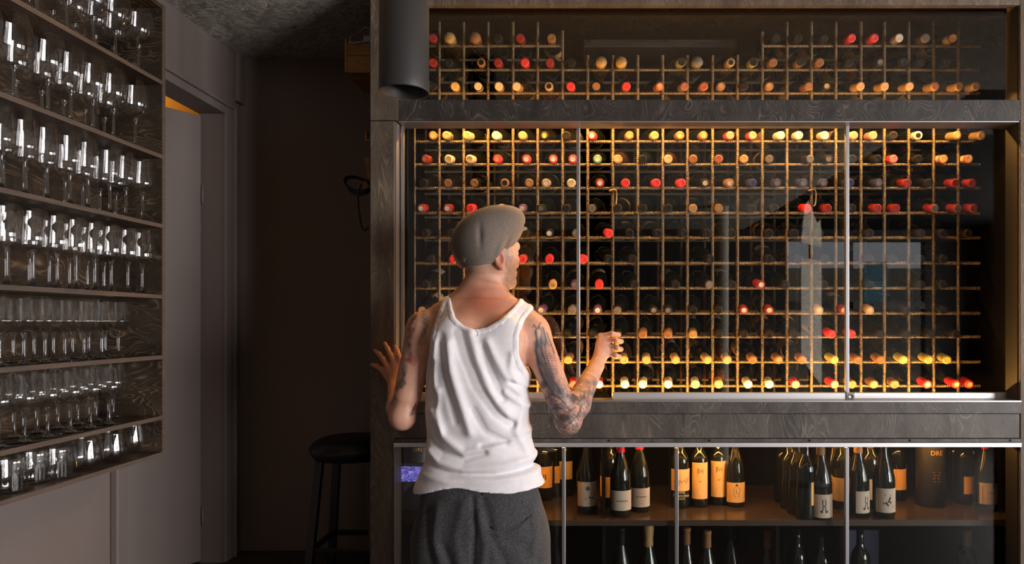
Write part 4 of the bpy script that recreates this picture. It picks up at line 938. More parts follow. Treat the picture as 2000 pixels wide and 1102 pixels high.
def surface_nets(a, lo, h):
    ins = a < 0
    c = [ins[i:i + a.shape[0] - 1, j:j + a.shape[1] - 1, k:k + a.shape[2] - 1] for i in (0, 1) for j in (0, 1) for k in (0, 1)]
    anyi = np.zeros_like(c[0]); alli = np.ones_like(c[0])
    for q in c: anyi |= q; alli &= q
    act = anyi & ~alli; idx = np.argwhere(act)
    vid = np.full(act.shape, -1, dtype=np.int32); vid[act] = np.arange(len(idx), dtype=np.int32)
    offs = np.array([(i, j, k) for i in (0, 1) for j in (0, 1) for k in (0, 1)])
    val = np.stack([a[idx[:, 0] + o[0], idx[:, 1] + o[1], idx[:, 2] + o[2]] for o in offs], 1)
    acc = np.zeros((len(idx), 3)); cnt = np.zeros(len(idx))
    for i in range(8):
        for j in range(i + 1, 8):
            if np.abs(offs[i] - offs[j]).sum() != 1: continue
            x = (val[:, i] < 0) != (val[:, j] < 0); t = val[x, i] / (val[x, i] - val[x, j])
            acc[x] += offs[i] + t[:, None] * (offs[j] - offs[i]); cnt[x] += 1
    pos = np.array(lo) + h * (idx + acc / cnt[:, None])
    quads = []
    for ax in range(3):
        sl0 = [slice(None)] * 3; sl1 = [slice(None)] * 3; sl0[ax] = slice(0, -1); sl1[ax] = slice(1, None)
        s0, s1 = ins[tuple(sl0)], ins[tuple(sl1)]
        e = np.argwhere(s0 != s1); u, v = (ax + 1) % 3, (ax + 2) % 3
        ok = (e[:, u] > 0) & (e[:, v] > 0) & (e[:, u] < act.shape[u]) & (e[:, v] < act.shape[v]); e = e[ok]
        flip = ~s0[e[:, 0], e[:, 1], e[:, 2]]
        def at(du, dv):
            q = e.copy(); q[:, u] -= du; q[:, v] -= dv; return vid[q[:, 0], q[:, 1], q[:, 2]]
        q = np.stack([at(1, 1), at(0, 1), at(0, 0), at(1, 0)], 1); q[flip] = q[flip][:, ::-1]; quads.append(q)
    q = np.concatenate(quads); q = q[(q >= 0).all(1)]
    return pos, q
def relax(pos, q, it=2, w=0.5):
    n = len(pos); e = np.concatenate([q[:, [0, 1]], q[:, [1, 2]], q[:, [2, 3]], q[:, [3, 0]]]); e = np.concatenate([e, e[:, ::-1]])
    cnt = np.bincount(e[:, 0], minlength=n)[:, None]
    for _ in range(it):
        s = np.stack([np.bincount(e[:, 0], weights=pos[e[:, 1], k], minlength=n) for k in range(3)], 1)
        pos = pos * (1 - w) + w * s / np.maximum(cnt, 1)
    return pos
def np_mesh(name, pos, q, mat, parent=None, col=None):
    me = bpy.data.meshes.new(name); me.vertices.add(len(pos)); me.vertices.foreach_set('co', pos.astype(np.float32).ravel())
    me.loops.add(q.size); me.loops.foreach_set('vertex_index', q.astype(np.int32).ravel())
    me.polygons.add(len(q)); me.polygons.foreach_set('loop_start', np.arange(0, q.size, 4, dtype=np.int32)); me.polygons.foreach_set('loop_total', np.full(len(q), 4, dtype=np.int32))
    me.polygons.foreach_set('use_smooth', np.ones(len(q), dtype=bool))
    me.update(calc_edges=True); me.validate()
    me.materials.append(MATS[mat])
    if col is not None:
        at = me.attributes.new('tone', 'FLOAT_COLOR', 'POINT'); at.data.foreach_set('color', np.concatenate([col, np.ones((len(col), 1))], 1).astype(np.float32).ravel())
    o = bpy.data.objects.new(name, me); COL.objects.link(o)
    if parent: o.parent = parent
    return o
def to_px(pos): return VX + F * pos[:, 0] / pos[:, 1], VY - F * (pos[:, 2] - CZ) / pos[:, 1]
def poly_dist(px, py, pts):
    d = np.full(np.broadcast(px, py).shape, 1e9)
    for (x0, y0), (x1, y1) in zip(pts[:-1], pts[1:]):
        dx, dy = x1 - x0, y1 - y0; t = np.clip(((px - x0) * dx + (py - y0) * dy) / (dx * dx + dy * dy + 1e-9), 0, 1)
        d = np.minimum(d, np.hypot(px - x0 - t * dx, py - y0 - t * dy))
    return d
def inside(px, py, pts):
    r = np.zeros(np.broadcast(px, py).shape, bool); n = len(pts)
    for i in range(n):
        (x0, y0), (x1, y1) = pts[i], pts[(i + 1) % n]
        if y0 == y1: continue
        c = ((y0 > py) != (y1 > py)) & (px < (x1 - x0) * (py - y0) / (y1 - y0) + x0); r ^= c
    return r

YM = 2.30                                               # depth of the body's middle
PM = lambda px, py, y=YM: np.array(P(px, py, y))
tab = np.array([  # image height of the section, left and right outline, half depth, middle depth
 (560, 915, 985, .055, 2.330), (590, 884, 1006, .072, 2.320), (606, 862, 1022, .085, 2.315), (625, 850, 1030, .095, 2.310), (650, 845, 1031, .105, 2.305), (700, 842, 1030, .116, 2.300), (750, 842, 1028, .118, 2.300),
 (800, 840, 1025, .113, 2.305), (850, 842, 1026, .108, 2.310), (900, 840, 1036, .108, 2.310), (950, 830, 1046, .114, 2.305), (1000, 824, 1052, .122, 2.300), (1060, 822, 1058, .125, 2.300), (1120, 824, 1058, .122, 2.30)])
tz = np.array([PZ(p, YM) for p in tab[:, 0]])[::-1]
tcx = np.array([PX((a + b) / 2, YM) for a, b in tab[:, 1:3]])[::-1]; ta = np.array([(b - a) / 2 / F * YM for a, b in tab[:, 1:3]])[::-1]
tb = tab[::-1, 3]; tcy = tab[::-1, 4]
def torso_f(grow=0.0, gz=None):
    def f(x, y, z):
        zz = z if gz is None else gz(z)
        cx, a, b, cy = (np.interp(zz, tz, q) for q in (tcx, ta, tb, tcy))
        dx, dy = (x - cx) / a, (y - cy) / b
        n = 2.35; rr = (np.abs(dx) ** n + np.abs(dy) ** n) ** (1 / n)
        return (rr - 1) * np.minimum(a, b) * 1.05 - grow
    return f
def add_torso(V, grow=0.0):
    V.add(torso_f(grow), (-0.9, 2.1, 0.55), (0.2, 2.5, PZ(585, YM)), 0)
    g = grow
    V.cone(PM(947, 592, 2.315), PM(862, 616, 2.305), .060 + g, .042 + g, .03)      # trapezius
    V.cone(PM(947, 592, 2.315), PM(1020, 622, 2.305), .060 + g, .042 + g, .03)
    V.ell(PM(892, 668, 2.215), (.062, .026 + g, .075), .04); V.ell(PM(985, 672, 2.215), (.062, .026 + g, .075), .04)   # shoulder blades
SHL, ELL_, WRL = PM(826, 642), PM(786, 813, 2.27), PM(773, 754, 2.492)
SHR, ELR, WRR = PM(1042, 648), PM(1110, 822, 2.255), PM(1164, 716, 2.445)
HC = PM(954, 486, 2.325); TH_ = math.radians(50)
hr = np.array([math.cos(TH_), -math.sin(TH_), 0]); hf = np.array([math.sin(TH_), math.cos(TH_), 0]); hu = np.array([0, 0, 1.0])
HR = np.stack([hr, hf, hu], 1)
Hd = lambda r, f, u: HC + r * hr + f * hf + u * hu

body = Vol((-0.80, 2.06, 0.66), (0.20, 2.60, 1.86), 0.0036)
add_torso(body)
# neck and head
body.cone(PM(946, 606, 2.318), PM(951, 520, 2.325), .070, .060, .025)
body.cone(PM(925, 560, 2.30), PM(880, 606, 2.30), .034, .030, .03); body.cone(PM(962, 566, 2.30), PM(1006, 614, 2.30), .028, .028, .03)
body.ell(HC, (.076, .096, .098), .02, HR)
body.ell(Hd(0, .028, -.058), (.060, .068, .080), .03, HR)
for s in (-1, 1):
    body.cone(Hd(s * .052, .000, -.060), Hd(s * .030, .068, -.108), .020, .018, .02)
    body.cone(Hd(s * .050, .045, -.022), Hd(s * .034, .076, -.036), .020, .016, .02)
body.ell(Hd(0, .078, -.112), (.024, .018, .016), .02, HR)
body.cone(Hd(0, .092, -.004), Hd(0, .105, -.046), .009, .012, .014); body.ell(Hd(0, .097, -.050), (.017, .012, .009), .008, HR)
body.cone(Hd(-.040, .080, .010), Hd(.040, .080, .010), .014, .014, .016)
for s in (-1, 1): body.ell(Hd(s * .032, .098, -.012), (.015, .012, .010), .012, HR, True)
body.cone(Hd(-.018, .093, -.074), Hd(.018, .093, -.074), .0075, .0075, .006); body.cone(Hd(-.016, .091, -.086), Hd(.016, .091, -.086), .0075, .0075, .006)
body.cut(cone_f(Hd(-.02, .1015, -.0800), Hd(.02, .1015, -.0800), .0022, .0022), Hd(0, .1, -.08) - .05, Hd(0, .1, -.08) + .05, .003)
for s in (-1, 1):                                       # ears
    ea = Hd(s * .079, -.010, -.040); out = s * hr * 0.9 - hf * 0.45; out /= np.linalg.norm(out); eu = hu * 0.97 - hf * 0.2; eu /= np.linalg.norm(eu); ef = np.cross(out, eu)
    ER = np.stack([np.cross(eu, out), eu, out], 1)
    body.ell(ea + out * .006, (.018, .031, .0085), .006, ER)
    body.ell(ea + out * .015 + eu * .004 + hf * .003, (.0105, .021, .0075), .004, ER, True)
    body.ell(ea - eu * .026 + out * .004 + hf * .004, (.010, .011, .007), .006, ER)
    body.cone(ea + out * .0105 - eu * .008 + hf * .012, ea + out * .0105 + eu * .002 + hf * .012, .004, .003, .004)
# arms
def arm(S_, E_, W_, side):
    V = body
    m = S_ + (E_ - S_) * 0.45
    V.ell(S_ + np.array([0.0, 0, -0.012]), (.050, .056, .062), .035)
    V.cone(S_, E_, .046, .036, .03)
    V.cone(S_ + (E_ - S_) * .25 + [0, -.010, 0], S_ + (E_ - S_) * .75 + [0, -.006, 0], .034, .031, .03)
    V.ell(E_ + [0, -.004, -.006], (.035, .034, .036), .02)
    fb = E_ + (W_ - E_) * .28
    V.cone(E_, fb, .036, .042, .02); V.cone(fb, W_, .042, .0265, .02)
arm(SHL, ELL_, WRL, -1); arm(SHR, ELR, WRR, 1)
def hand(W_, bases, mids, r0=.0095):
    H = Vol(np.min([W_] + [p for c in mids for p in c], 0) - .05, np.max([W_] + [p for c in mids for p in c], 0) + .05, body.h)
    H.lo = body.lo + np.round((H.lo - body.lo) / body.h) * body.h; H.ax = [(H.lo[i] + H.h * np.arange(H.n[i])).astype(np.float32) for i in range(3)]
    for b in bases[:4]: H.cone(W_ + (b - W_) * .05, b, .0165, .0125, .010)
    H.cone(W_, bases[4], .018, .014, .012)
    Fg = np.full_like(H.a, 0.25)
    for c in mids:
        T = Vol(H.lo, H.lo + H.h * (H.n - 1), H.h); T.n = H.n; T.a = np.full_like(H.a, 0.25); T.ax = H.ax
        n = len(c); rs = [r0 - 0.0024 * i / (n - 1) for i in range(n)]
        T.chain(c, rs, .003)
        for i in range(1, n - 1): T.ell(c[i], (r0 * 1.02,) * 3, .003)
        Fg = smin(Fg, T.a, .0025)
    H.a = smin(H.a, Fg, .006)
    i0 = np.round((H.lo - body.lo) / body.h).astype(int); sl_b, sl_h = [], []
    for k in range(3):
        a0 = max(i0[k], 0); a1 = min(i0[k] + H.n[k], body.n[k]); sl_b.append(slice(a0, a1)); sl_h.append(slice(a0 - i0[k], a1 - i0[k]))
    body.a[tuple(sl_b)] = smin(body.a[tuple(sl_b)], H.a[tuple(sl_h)], .012)
q3 = lambda L: [np.array(P(*t)) for t in L]
lf = [q3([(781, 708, 2.520), (778.5, 695, 2.516), (775.5, 685, 2.528), (772, 676.5, 2.541)]), q3([(769, 711, 2.516), (762.5, 693, 2.511), (757, 681, 2.526), (751.5, 670.5, 2.541)]),
      q3([(757, 717, 2.516), (748, 701, 2.512), (740.5, 692, 2.527), (732.5, 684.5, 2.541)]), q3([(752, 729, 2.519), (742.5, 720, 2.517), (734.5, 715.5, 2.529), (726.5, 712.5, 2.541)]),
      q3([(787, 738, 2.515), (797, 727, 2.527), (803, 716, 2.541)])]
hand(WRL, [c[0] for c in lf], lf)
rf = [q3([(1173, 657, 2.510), (1195, 651.5, 2.498), (1208, 654, 2.522), (1200, 658, 2.548)]), q3([(1182, 665, 2.500), (1203, 664, 2.484), (1213, 667, 2.512), (1204, 671, 2.540)]),
      q3([(1186, 677, 2.494), (1205, 679, 2.479), (1212.5, 682.5, 2.506), (1203, 685, 2.534)]), q3([(1186, 690, 2.490), (1202, 694, 2.479), (1209, 697, 2.503), (1201, 698.5, 2.526)]),
      q3([(1166, 700, 2.478), (1175, 681, 2.530), (1188, 671, 2.556)])]
hand(WRR, [c[0] for c in rf], rf)
bp, bq = body.mesh(); bp = relax(bp, bq, 2, 0.4)

# skin tone and ink, laid out on the skin
px, py = to_px(bp); rn = np.random.RandomState(4)
def vnoise(p, s, seed):
    r = np.random.RandomState(seed); out = np.zeros(len(p))
    for _ in range(7):
        k = r.normal(size=3) * s; out += np.sin(p @ k + r.uniform(0, 6.28))
    return out / 3.7
tone = np.tile(np.array([0.60, 0.325, 0.225]), (len(bp), 1)); tone *= (1 + 0.06 * vnoise(bp, 60, 1) + 0.05 * vnoise(bp, 160, 2))[:, None]
def lay(mask, c, w=1.0):
    global tone
    m = (np.clip(mask, 0, 1) * w)[:, None]; tone = tone * (1 - m) + np.array(c) * m
relh = (bp - HC) @ HR                                   # head coordinates: right, forward, up
headish = (relh[:, 2] > -.16) & (np.abs(relh[:, 0]) < .12) & (np.abs(relh[:, 1]) < .14)
lay(np.exp(-((px - 945) / 55) ** 2 - ((py - 590) / 34) ** 2), (0.46, 0.12, 0.055), 0.85)      # sunburnt neck
lay(np.exp(-((py - 565) / 5) ** 2 - ((px - 950) / 30) ** 2), (0.36, 0.12, 0.07), 0.35); lay(np.exp(-((py - 548 - (px - 950) * .25) / 3) ** 2 - ((px - 955) / 28) ** 2), (0.36, 0.13, 0.08), 0.5)
ear = headish & (np.abs(relh[:, 0]) > .076) & (np.abs(relh[:, 1]) < .035) & (relh[:, 2] < .0) & (relh[:, 2] > -.08)
lay(ear.astype(float), (0.52, 0.17, 0.10), 0.7)
scalp = headish & (relh[:, 1] < 0.045) & (relh[:, 2] > -.085) & ~ear
lay(scalp.astype(float), (0.40, 0.24, 0.18), 0.45)
sg = lambda v, w: 1 / (1 + np.exp(-np.clip(v / w, -30, 30)))
bn = 0.006 * vnoise(bp, 220, 12)
beard = headish * sg(relh[:, 1] - .018 + bn, .006) * sg(-.034 + bn - relh[:, 2], .007) * (np.linalg.norm((relh - [0, .10, -.045]) / [.03, .04, .025], axis=1) > 1) * sg(relh[:, 2] + .150, .006)
lay(beard * (0.55 + 0.45 * rn.rand(len(bp))), (0.10, 0.068, 0.055), 0.88)
lay((headish & (relh[:, 1] > 0.0) & (relh[:, 1] < .03) & (relh[:, 2] < .03) & (relh[:, 2] > -.06) & (np.abs(relh[:, 0]) > .06)).astype(float), (0.12, 0.08, 0.06), 0.45)   # sideburn
lay(np.exp(-(((relh - [0, .098, -.080]) / [.02, .012, .010]) ** 2).sum(1)), (0.42, 0.16, 0.12), 0.8)
# right arm ink
def tseg(a, b): d = b - a; return ((bp - a) @ d) / (d @ d)
tr_, tl_ = tseg(SHR, ELR), tseg(SHL, ELL_); tfr, tfl = tseg(ELR, WRR), tseg(ELL_, WRL)
def dseg(a, b):
    d = b - a; t = np.clip(((bp - a) @ d) / (d @ d), 0, 1); return np.linalg.norm(bp - a - t[:, None] * d, axis=1)
INK, WASH = (0.035, 0.042, 0.055), (0.20, 0.165, 0.155)
rarm = ((dseg(SHR, ELR) < .066) & (px > 1030) & (bp[:, 2] < PZ(626, YM))) | (dseg(ELR, WRR) < .058) & (tfr < .72) & (px > 1040)
A = [(1044, 648), (1052, 640), (1062, 648), (1070, 676), (1074, 700), (1090, 745), (1102, 768), (1072, 762), (1056, 728), (1046, 690)]
n1, n2 = vnoise(bp, 90, 5), vnoise(bp, 240, 6)
back = rarm & (bp[:, 1] < 2.33)
edge = np.clip(1 - poly_dist(px, py, [(1040, 640), (1048, 680), (1054, 722), (1072, 762)]) / 12, 0, 1)
soft = lambda pts, w: np.where(inside(px, py, pts), 1.0, np.clip(1 - poly_dist(px, py, pts + pts[:1]) / w, 0, 1))
lay(back * soft(A, 6) * np.clip(0.55 + 0.6 * n1, 0, 1), (0.12, 0.12, 0.13), 0.85)
lay(rarm * soft([(1046, 668), (1052, 664), (1060, 705), (1082, 750), (1094, 768), (1078, 760), (1058, 728), (1050, 700)], 5), (0.085, 0.09, 0.105), 0.70)
SC1 = [(1064, 676), (1078, 672), (1086, 700), (1090, 728), (1096, 748), (1084, 748), (1072, 724), (1066, 704)]
lay(back * soft(SC1, 3), (0.55, 0.25, 0.17), 0.7)
u_, v_ = (px - 1064) / 4.6, (py - 676) / 4.2
hexd = np.abs(np.hypot((u_ + (np.floor(v_) % 2) * .5) % 1 - .5, (v_ % 1) - .1) - .52)
lay(back * inside(px, py, SC1) * (hexd < .14), (0.10, 0.07, 0.07), 0.75)
lay(rarm * np.clip((tr_ - .58) * 6, 0, 1) * np.clip(0.5 + 0.75 * n1 + 0.4 * n2, 0, 1), (0.12, 0.115, 0.125), 0.8)
lay(rarm * np.clip((tr_ - .50) * 6, 0, 1) * np.clip(0.1 + 0.9 * vnoise(bp, 110, 9), 0, 1), (0.50, 0.20, 0.15), 0.5)
axr = (ELR - SHR); pa = to_px(np.stack([SHR, ELR])); ddx, ddy = pa[0][1] - pa[0][0], pa[1][1] - pa[1][0]; LL = math.hypot(ddx, ddy)
wl_ = ((px - pa[0][0]) * ddy - (py - pa[1][0]) * ddx) / LL
streak = np.clip(1.5 * (np.sin(wl_ * .55 + 2.2 * np.sin(tr_ * 8) + 1.6 * n1) - .15), 0, 1)
lay(back * soft(A, 4) * ~inside(px, py, SC1) * streak, (0.075, 0.085, 0.105), 0.75)
swirl = np.clip(1.6 * (np.sin(5 * n1 + 3 * n2 + wl_ * .25) - .05), 0, 1)
lay(rarm * np.clip((tr_ - .52) * 7, 0, 1) * np.clip((.62 - tfr) * 8, 0, 1) * swirl, (0.07, 0.075, 0.09), 0.7)
for pts, w in (([(1040, 640), (1043, 634), (1046, 640), (1050, 644), (1053, 636), (1056, 630)], 1.6), ([(1046, 646), (1048, 668), (1047, 690), (1052, 716), (1062, 740), (1078, 764)], 2.2), ([(1060, 640), (1066, 660), (1064, 684), (1072, 712), (1082, 740)], 1.8),
               ([(1068, 650), (1076, 672), (1083, 690)], 1.6), ([(1056, 660), (1060, 690), (1068, 716), (1080, 744), (1098, 770)], 2.4), ([(1048, 740), (1056, 770), (1072, 796), (1088, 826)], 1.8), ([(1066, 778), (1080, 770), (1098, 782), (1112, 800)], 2.0), ([(1076, 800), (1092, 796), (1108, 806), (1124, 796)], 1.8), ([(1100, 836), (1114, 826), (1128, 812), (1138, 790)], 1.6), ([(1120, 770), (1132, 784), (1142, 770)], 1.8)):
    lay(rarm * np.clip(1.3 - poly_dist(px, py, pts) / w, 0, 1), INK, 0.8)
for (cx_, cy_, ax_, by_) in ((1102, 816, 13, 10), (1120, 778, 8, 10), (1062, 752, 8, 9)):
    lay(rarm * np.clip(2.2 - 2 * np.hypot((px - cx_) / ax_, (py - cy_) / by_), 0, 1), INK, 0.8)
lay(rarm * (bp[:, 1] > 2.33) * np.clip(0.2 + 0.8 * n1, 0, 1), (0.12, 0.11, 0.115), 0.6)
# left arm ink
larm = (dseg(SHL, ELL_) < .062) & (px < 842)
for pts, w, c in (([(806, 622), (800, 648), (797, 664), (801, 690), (800, 704)], 6, INK), ([(812, 618), (808, 640), (803, 660)], 5, (0.16, 0.05, 0.045)), ([(828, 606), (832, 640), (824, 668)], 8, (0.08, 0.09, 0.09)), ([(793, 704), (790, 726), (784, 744), (776, 760)], 5, INK), ([(788, 722), (790, 748), (784, 756)], 4, INK), ([(770, 775), (764, 790)], 2, INK), ([(772, 778), (782, 786)], 1.3, INK), ([(812, 790), (806, 804), (801, 812), (808, 808)], 2.2, INK), ([(818, 768), (813, 786), (806, 802)], 2.5, INK)):
    lay(larm * np.clip(1.3 - poly_dist(px, py, pts) / w, 0, 1) * np.clip(0.7 + 0.5 * n2, 0, 1), c, 0.85)
rose = np.hypot((px - 805) / 9, (py - 704) / 11)
lay(larm * (rose < 1) * np.clip(0.5 + 0.6 * np.sin(rose * 14 + 2 * np.arctan2(py - 704, px - 805)), 0, 1), (0.45, 0.06, 0.05), 0.8)
hands = (dseg(WRL, lf[1][3]) < .075) & (tfl > 0.9) | (np.linalg.norm(bp - rf[1][1], axis=1) < .06)
lay(hands.astype(float), (0.50, 0.24, 0.165), 0.5)

def attr_mat(name, rough, sss=0.0, noise_s=0.0):
    m, n, b = nt(name)
    a = nd(n, 'ShaderNodeAttribute', attribute_name='tone'); n.links.new(a.outputs['Color'], b.inputs['Base Color'])
    b.inputs['Roughness'].default_value = rough; b.inputs['Specular IOR Level'].default_value = 0.4
    if sss: b.inputs['Subsurface Weight'].default_value = sss; b.inputs['Subsurface Radius'].default_value = (0.012, 0.005, 0.003); b.inputs['Subsurface Scale'].default_value = 0.6
    x = noise(n, coords(n), 420, 2); bump(n, b, x.outputs[0], 0.12, 0.001)
attr_mat('skin', 0.48, 0.0)
man = empty('person', (PX(938, YM), YM, 0), 'person in white tank top, grey flat cap and charcoal trousers at the glass door', 'person')
off = np.array(man.location)
np_mesh('body', bp - off, bq, 'skin', man, tone)
# eyes
plain('eye', (0.6, 0.55, 0.5), 0.2); plain('iris', (0.05, 0.06, 0.05), 0.2)
for s in (-1, 1):
    c = Hd(s * .032, .081, -.012)
    V, Fc = lathe([(0, -.0125), (.007, -.0105), (.0112, -.0055), (.0125, 0), (.0112, .0055), (.007, .0105), (0, .0125)], 14)
    R4 = Vector((0, 0, 1)).rotation_difference(Vector(hf)).to_matrix()
    mi = [0] * (14 * 5) + [1] * 14
    mesh_obj('eyeball', [R4 @ Vector(v) + Vector(c - off) for v in V], Fc, ['eye', 'iris'], man, True, mi)

# ---- tank top
sv = Vol((-0.66, 2.10, PZ(985, YM)), (0.03, 2.50, PZ(570, YM)), 0.0036)
add_torso(sv, 0.0)
gx, gz_ = np.meshgrid(sv.ax[0], sv.ax[2], indexing='ij'); YS_ = 2.235
gpx, gpy = VX + F * gx / YS_, VY - F * (gz_ - CZ) / YS_
neckline = [(876, 560), (876, 582), (882, 602), (894, 622), (911, 637), (932, 643.5), (955, 639), (979, 625), (999, 604), (1010, 588), (1010, 560)]
arm_r = [(1038, 560), (1038, 604), (1024, 625), (1015.5, 655), (1015.5, 690), (1022, 714), (1036, 738), (1080, 752)]
arm_l = [(780, 760), (822, 752), (832, 725), (839, 690), (846, 650), (853, 615), (860, 585), (860, 560)]
hem = [(1110, 952), (1055, 953), (1000, 958), (940, 953), (900, 946), (870, 950), (818, 965), (770, 975)]
poly = neckline + arm_r + hem + arm_l
k = F / YS_
bd = np.minimum(np.minimum(poly_dist(gpx, gpy, neckline), poly_dist(gpx, gpy, arm_r)), poly_dist(gpx, gpy, arm_l)) / k
hd = poly_dist(gpx, gpy, hem) / k
ins2 = inside(gpx, gpy, poly); alld = np.minimum(bd, hd)
sd2 = np.where(ins2, -alld, alld)
cloth = 0.0075 + 0.0022 * ((bd < .0135) & ins2) - 0.0012 * (np.abs(bd - .0152) < .0022) - 0.0010 * (np.abs(bd - .0070) < .0012)
folds = [([(856, 668), (852, 710), (853, 760)], 7, .0060), ([(883, 670), (888, 723), (909, 791), (923, 840)], 10, .0085), ([(900, 648), (912, 690), (936, 750), (972, 806), (1000, 828)], 8, -.0090), ([(925, 650), (938, 700), (962, 760), (995, 808)], 9, .0060), ([(950, 676), (960, 720), (984, 778)], 7, -.0065), ([(957, 668), (990, 730), (1018, 766)], 9, .0055),
         ([(848, 706), (840, 740), (852, 780)], 6, -.0055), ([(868, 655), (872, 700), (880, 760), (896, 820)], 6, -.0045), ([(1000, 745), (1020, 758), (1034, 770)], 5, -.006), ([(990, 765), (1015, 785), (1032, 795)], 6, .0045), ([(845, 800), (870, 850), (910, 880), (960, 872), (1030, 848)], 9, .0065), ([(848, 862), (870, 880), (911, 892), (950, 880)], 6, -.0065), ([(944, 866), (990, 858), (1030, 850)], 5, -.0055),
         ([(838, 880), (860, 900), (910, 912), (980, 906), (1042, 895)], 8, .0070), ([(832, 904), (884, 920), (972, 923), (1042, 914)], 5, -.0062), ([(826, 925), (880, 934), (960, 932), (1050, 926)], 7, .0045), ([(1022, 800), (1010, 840), (1030, 880)], 8, .0040), ([(930, 800), (952, 840), (990, 862)], 7, -.0050), ([(1004, 690), (1000, 720), (1012, 742)], 6, .0035), ([(862, 760), (858, 800), (868, 840)], 6, .0045)]
for pts, w, am in folds: cloth = cloth + 1.6 * am * np.exp(-(poly_dist(gpx, gpy, pts) / w) ** 2)
rs = np.random.RandomState(8)
for _ in range(16):
    kx, kz, ph = rs.normal() * .035, rs.normal() * .03, rs.uniform(0, 6.28); cloth = cloth + 0.0005 * np.sin(kx * gpx + kz * gpy + ph)
cloth = cloth + 0.012 * np.clip((gpy - 905) / 50, 0, 1)                       # the hem stands off the trousers
cloth = np.maximum(cloth + 0.002, 0.0035)
sv.a = np.maximum(sv.a - cloth[:, None, :].astype(np.float32), sd2[:, None, :].astype(np.float32))
sp_, sq = sv.mesh(); sp_ = relax(sp_, sq, 2, 0.45)
def fabric(name, c1, c2, scale, rough, bs):
    m, n, b = nt(name); v = coords(n)
    a = noise(n, v, scale, 4, 0.7); r = ramp(n, a.outputs[0], [(0.35, c1), (0.65, c2)]); n.links.new(r.outputs[0], b.inputs['Base Color'])
    b.inputs['Roughness'].default_value = rough; b.inputs['Specular IOR Level'].default_value = 0.15; b.inputs['Sheen Weight'].default_value = 0.15
    w = nd(n, 'ShaderNodeTexWave'); w.inputs['Scale'].default_value = 320; n.links.new(v, w.inputs[0]); bump(n, b, w.outputs['Color'], bs, 0.0006)
fabric('white_cotton', (0.74, 0.71, 0.75), (0.82, 0.79, 0.83), 30, 0.85, 0.2)
fabric('charcoal_cloth', (0.022, 0.022, 0.024), (0.080, 0.080, 0.086), 240, 0.9, 0.3)
fabric('cap_cloth', (0.130, 0.106, 0.092), (0.175, 0.145, 0.126), 180, 0.8, 0.2)
tank = np_mesh('tank_top', sp_ - off, sq, 'white_cotton', man)
tank['label'] = 'white ribbed-edge cotton tank top'

sbv = BVHTree.FromPolygons([tuple(p) for p in sp_], [tuple(int(i) for i in f) for f in sq])
def on(bv, px, py, lift=0.0):
    d = (P(px, py, 1.0) - Vector((0, 0, CZ))).normalized(); h = bv.ray_cast(Vector((0, 0, CZ)), d, 6)
    return (h[0] if h[0] else P(px, py, 2.2)) - d * lift
plain('grey_thread', (0.22, 0.21, 0.22), 0.7)
tube('loose_thread', [on(sbv, x, y, .0006) - Vector(off) for x, y in ((929, 646), (932, 647), (934, 650), (933.5, 654), (931, 657))], 0.0009, 'grey_thread', tank, 5)

# ---- trousers
trv = Vol((-0.66, 2.08, 0.05), (0.03, 2.54, PZ(935, YM)), 0.0048)
ttab = np.array([(930, 832, 1046, .112), (960, 824, 1054, .120), (1000, 816, 1060, .132), (1050, 813, 1064, .140), (1102, 815, 1066, .140), (1150, 822, 1060, .132)])
uz = np.array([PZ(p, YM) for p in ttab[:, 0]])[::-1]; ucx = np.array([PX((a + b) / 2, YM) for a, b in ttab[:, 1:3]])[::-1]; ua = np.array([(b - a) / 2 / F * YM for a, b in ttab[:, 1:3]])[::-1]; ub = ttab[::-1, 3]
def hips(x, y, z):
    cx, a, b = (np.interp(z, uz, q) for q in (ucx, ua, ub)); dx, dy = (x - cx) / a, (y - 2.30) / b; n = 2.4
    rr = (np.abs(dx) ** n + np.abs(dy) ** n) ** (1 / n); return np.maximum((rr - 1) * np.minimum(a, b), uz[0] - z)
trv.add(hips, (-1, 2, 0.5), (1, 3, 1.1), 0)
lx, rx = PX(878, YM), PX(1004, YM)
for x0, x1 in ((lx, lx - .02), (rx, rx + .02)):
    trv.chain([(x0, 2.30, .74), (x1, 2.31, .46), (x1, 2.30, .10)], [.108, .086, .074], .05)
gx, gz_ = np.meshgrid(trv.ax[0], trv.ax[2], indexing='ij'); gpx, gpy = VX + F * gx / 2.2, VY - F * (gz_ - CZ) / 2.2
cloth = np.zeros_like(gx)
for pts, w, am in (([(905, 985), (892, 1040), (905, 1110)], 10, .006), ([(925, 970), (930, 1030), (926, 1110)], 5, -.008), ([(945, 975), (965, 1040), (990, 1100)], 8, -.005), ([(940, 1000), (950, 1060), (945, 1110)], 8, .007), ([(855, 990), (850, 1050), (870, 1110)], 9, .006), ([(835, 1000), (840, 1060), (850, 1110)], 7, -.005), ([(1040, 990), (1048, 1050), (1035, 1110)], 8, .005), ([(985, 1045), (1020, 1060), (1045, 1100)], 9, -.004), ([(870, 1060), (890, 1110)], 7, -.006),
                   ([(958, 1034), (985, 1039), (1012, 1031), (1036, 1015)], 4, .0045), ([(958, 1028), (985, 1033), (1010, 1026), (1034, 1010)], 2.5, -.004)):
    cloth = cloth + am * np.exp(-(poly_dist(gpx, gpy, pts) / w) ** 2)
for _ in range(14):
    kx, kz, ph = rs.normal() * .05, rs.normal() * .025, rs.uniform(0, 6.28); cloth = cloth + 0.0006 * np.sin(kx * gpx + kz * gpy + ph)
trv.a = trv.a - cloth[:, None, :].astype(np.float32)
trv.a[:, :, 0] = 0.01; trv.a[:, :, -1] = 0.01
tp, tq = trv.mesh(); tp = relax(tp, tq, 2, 0.4)
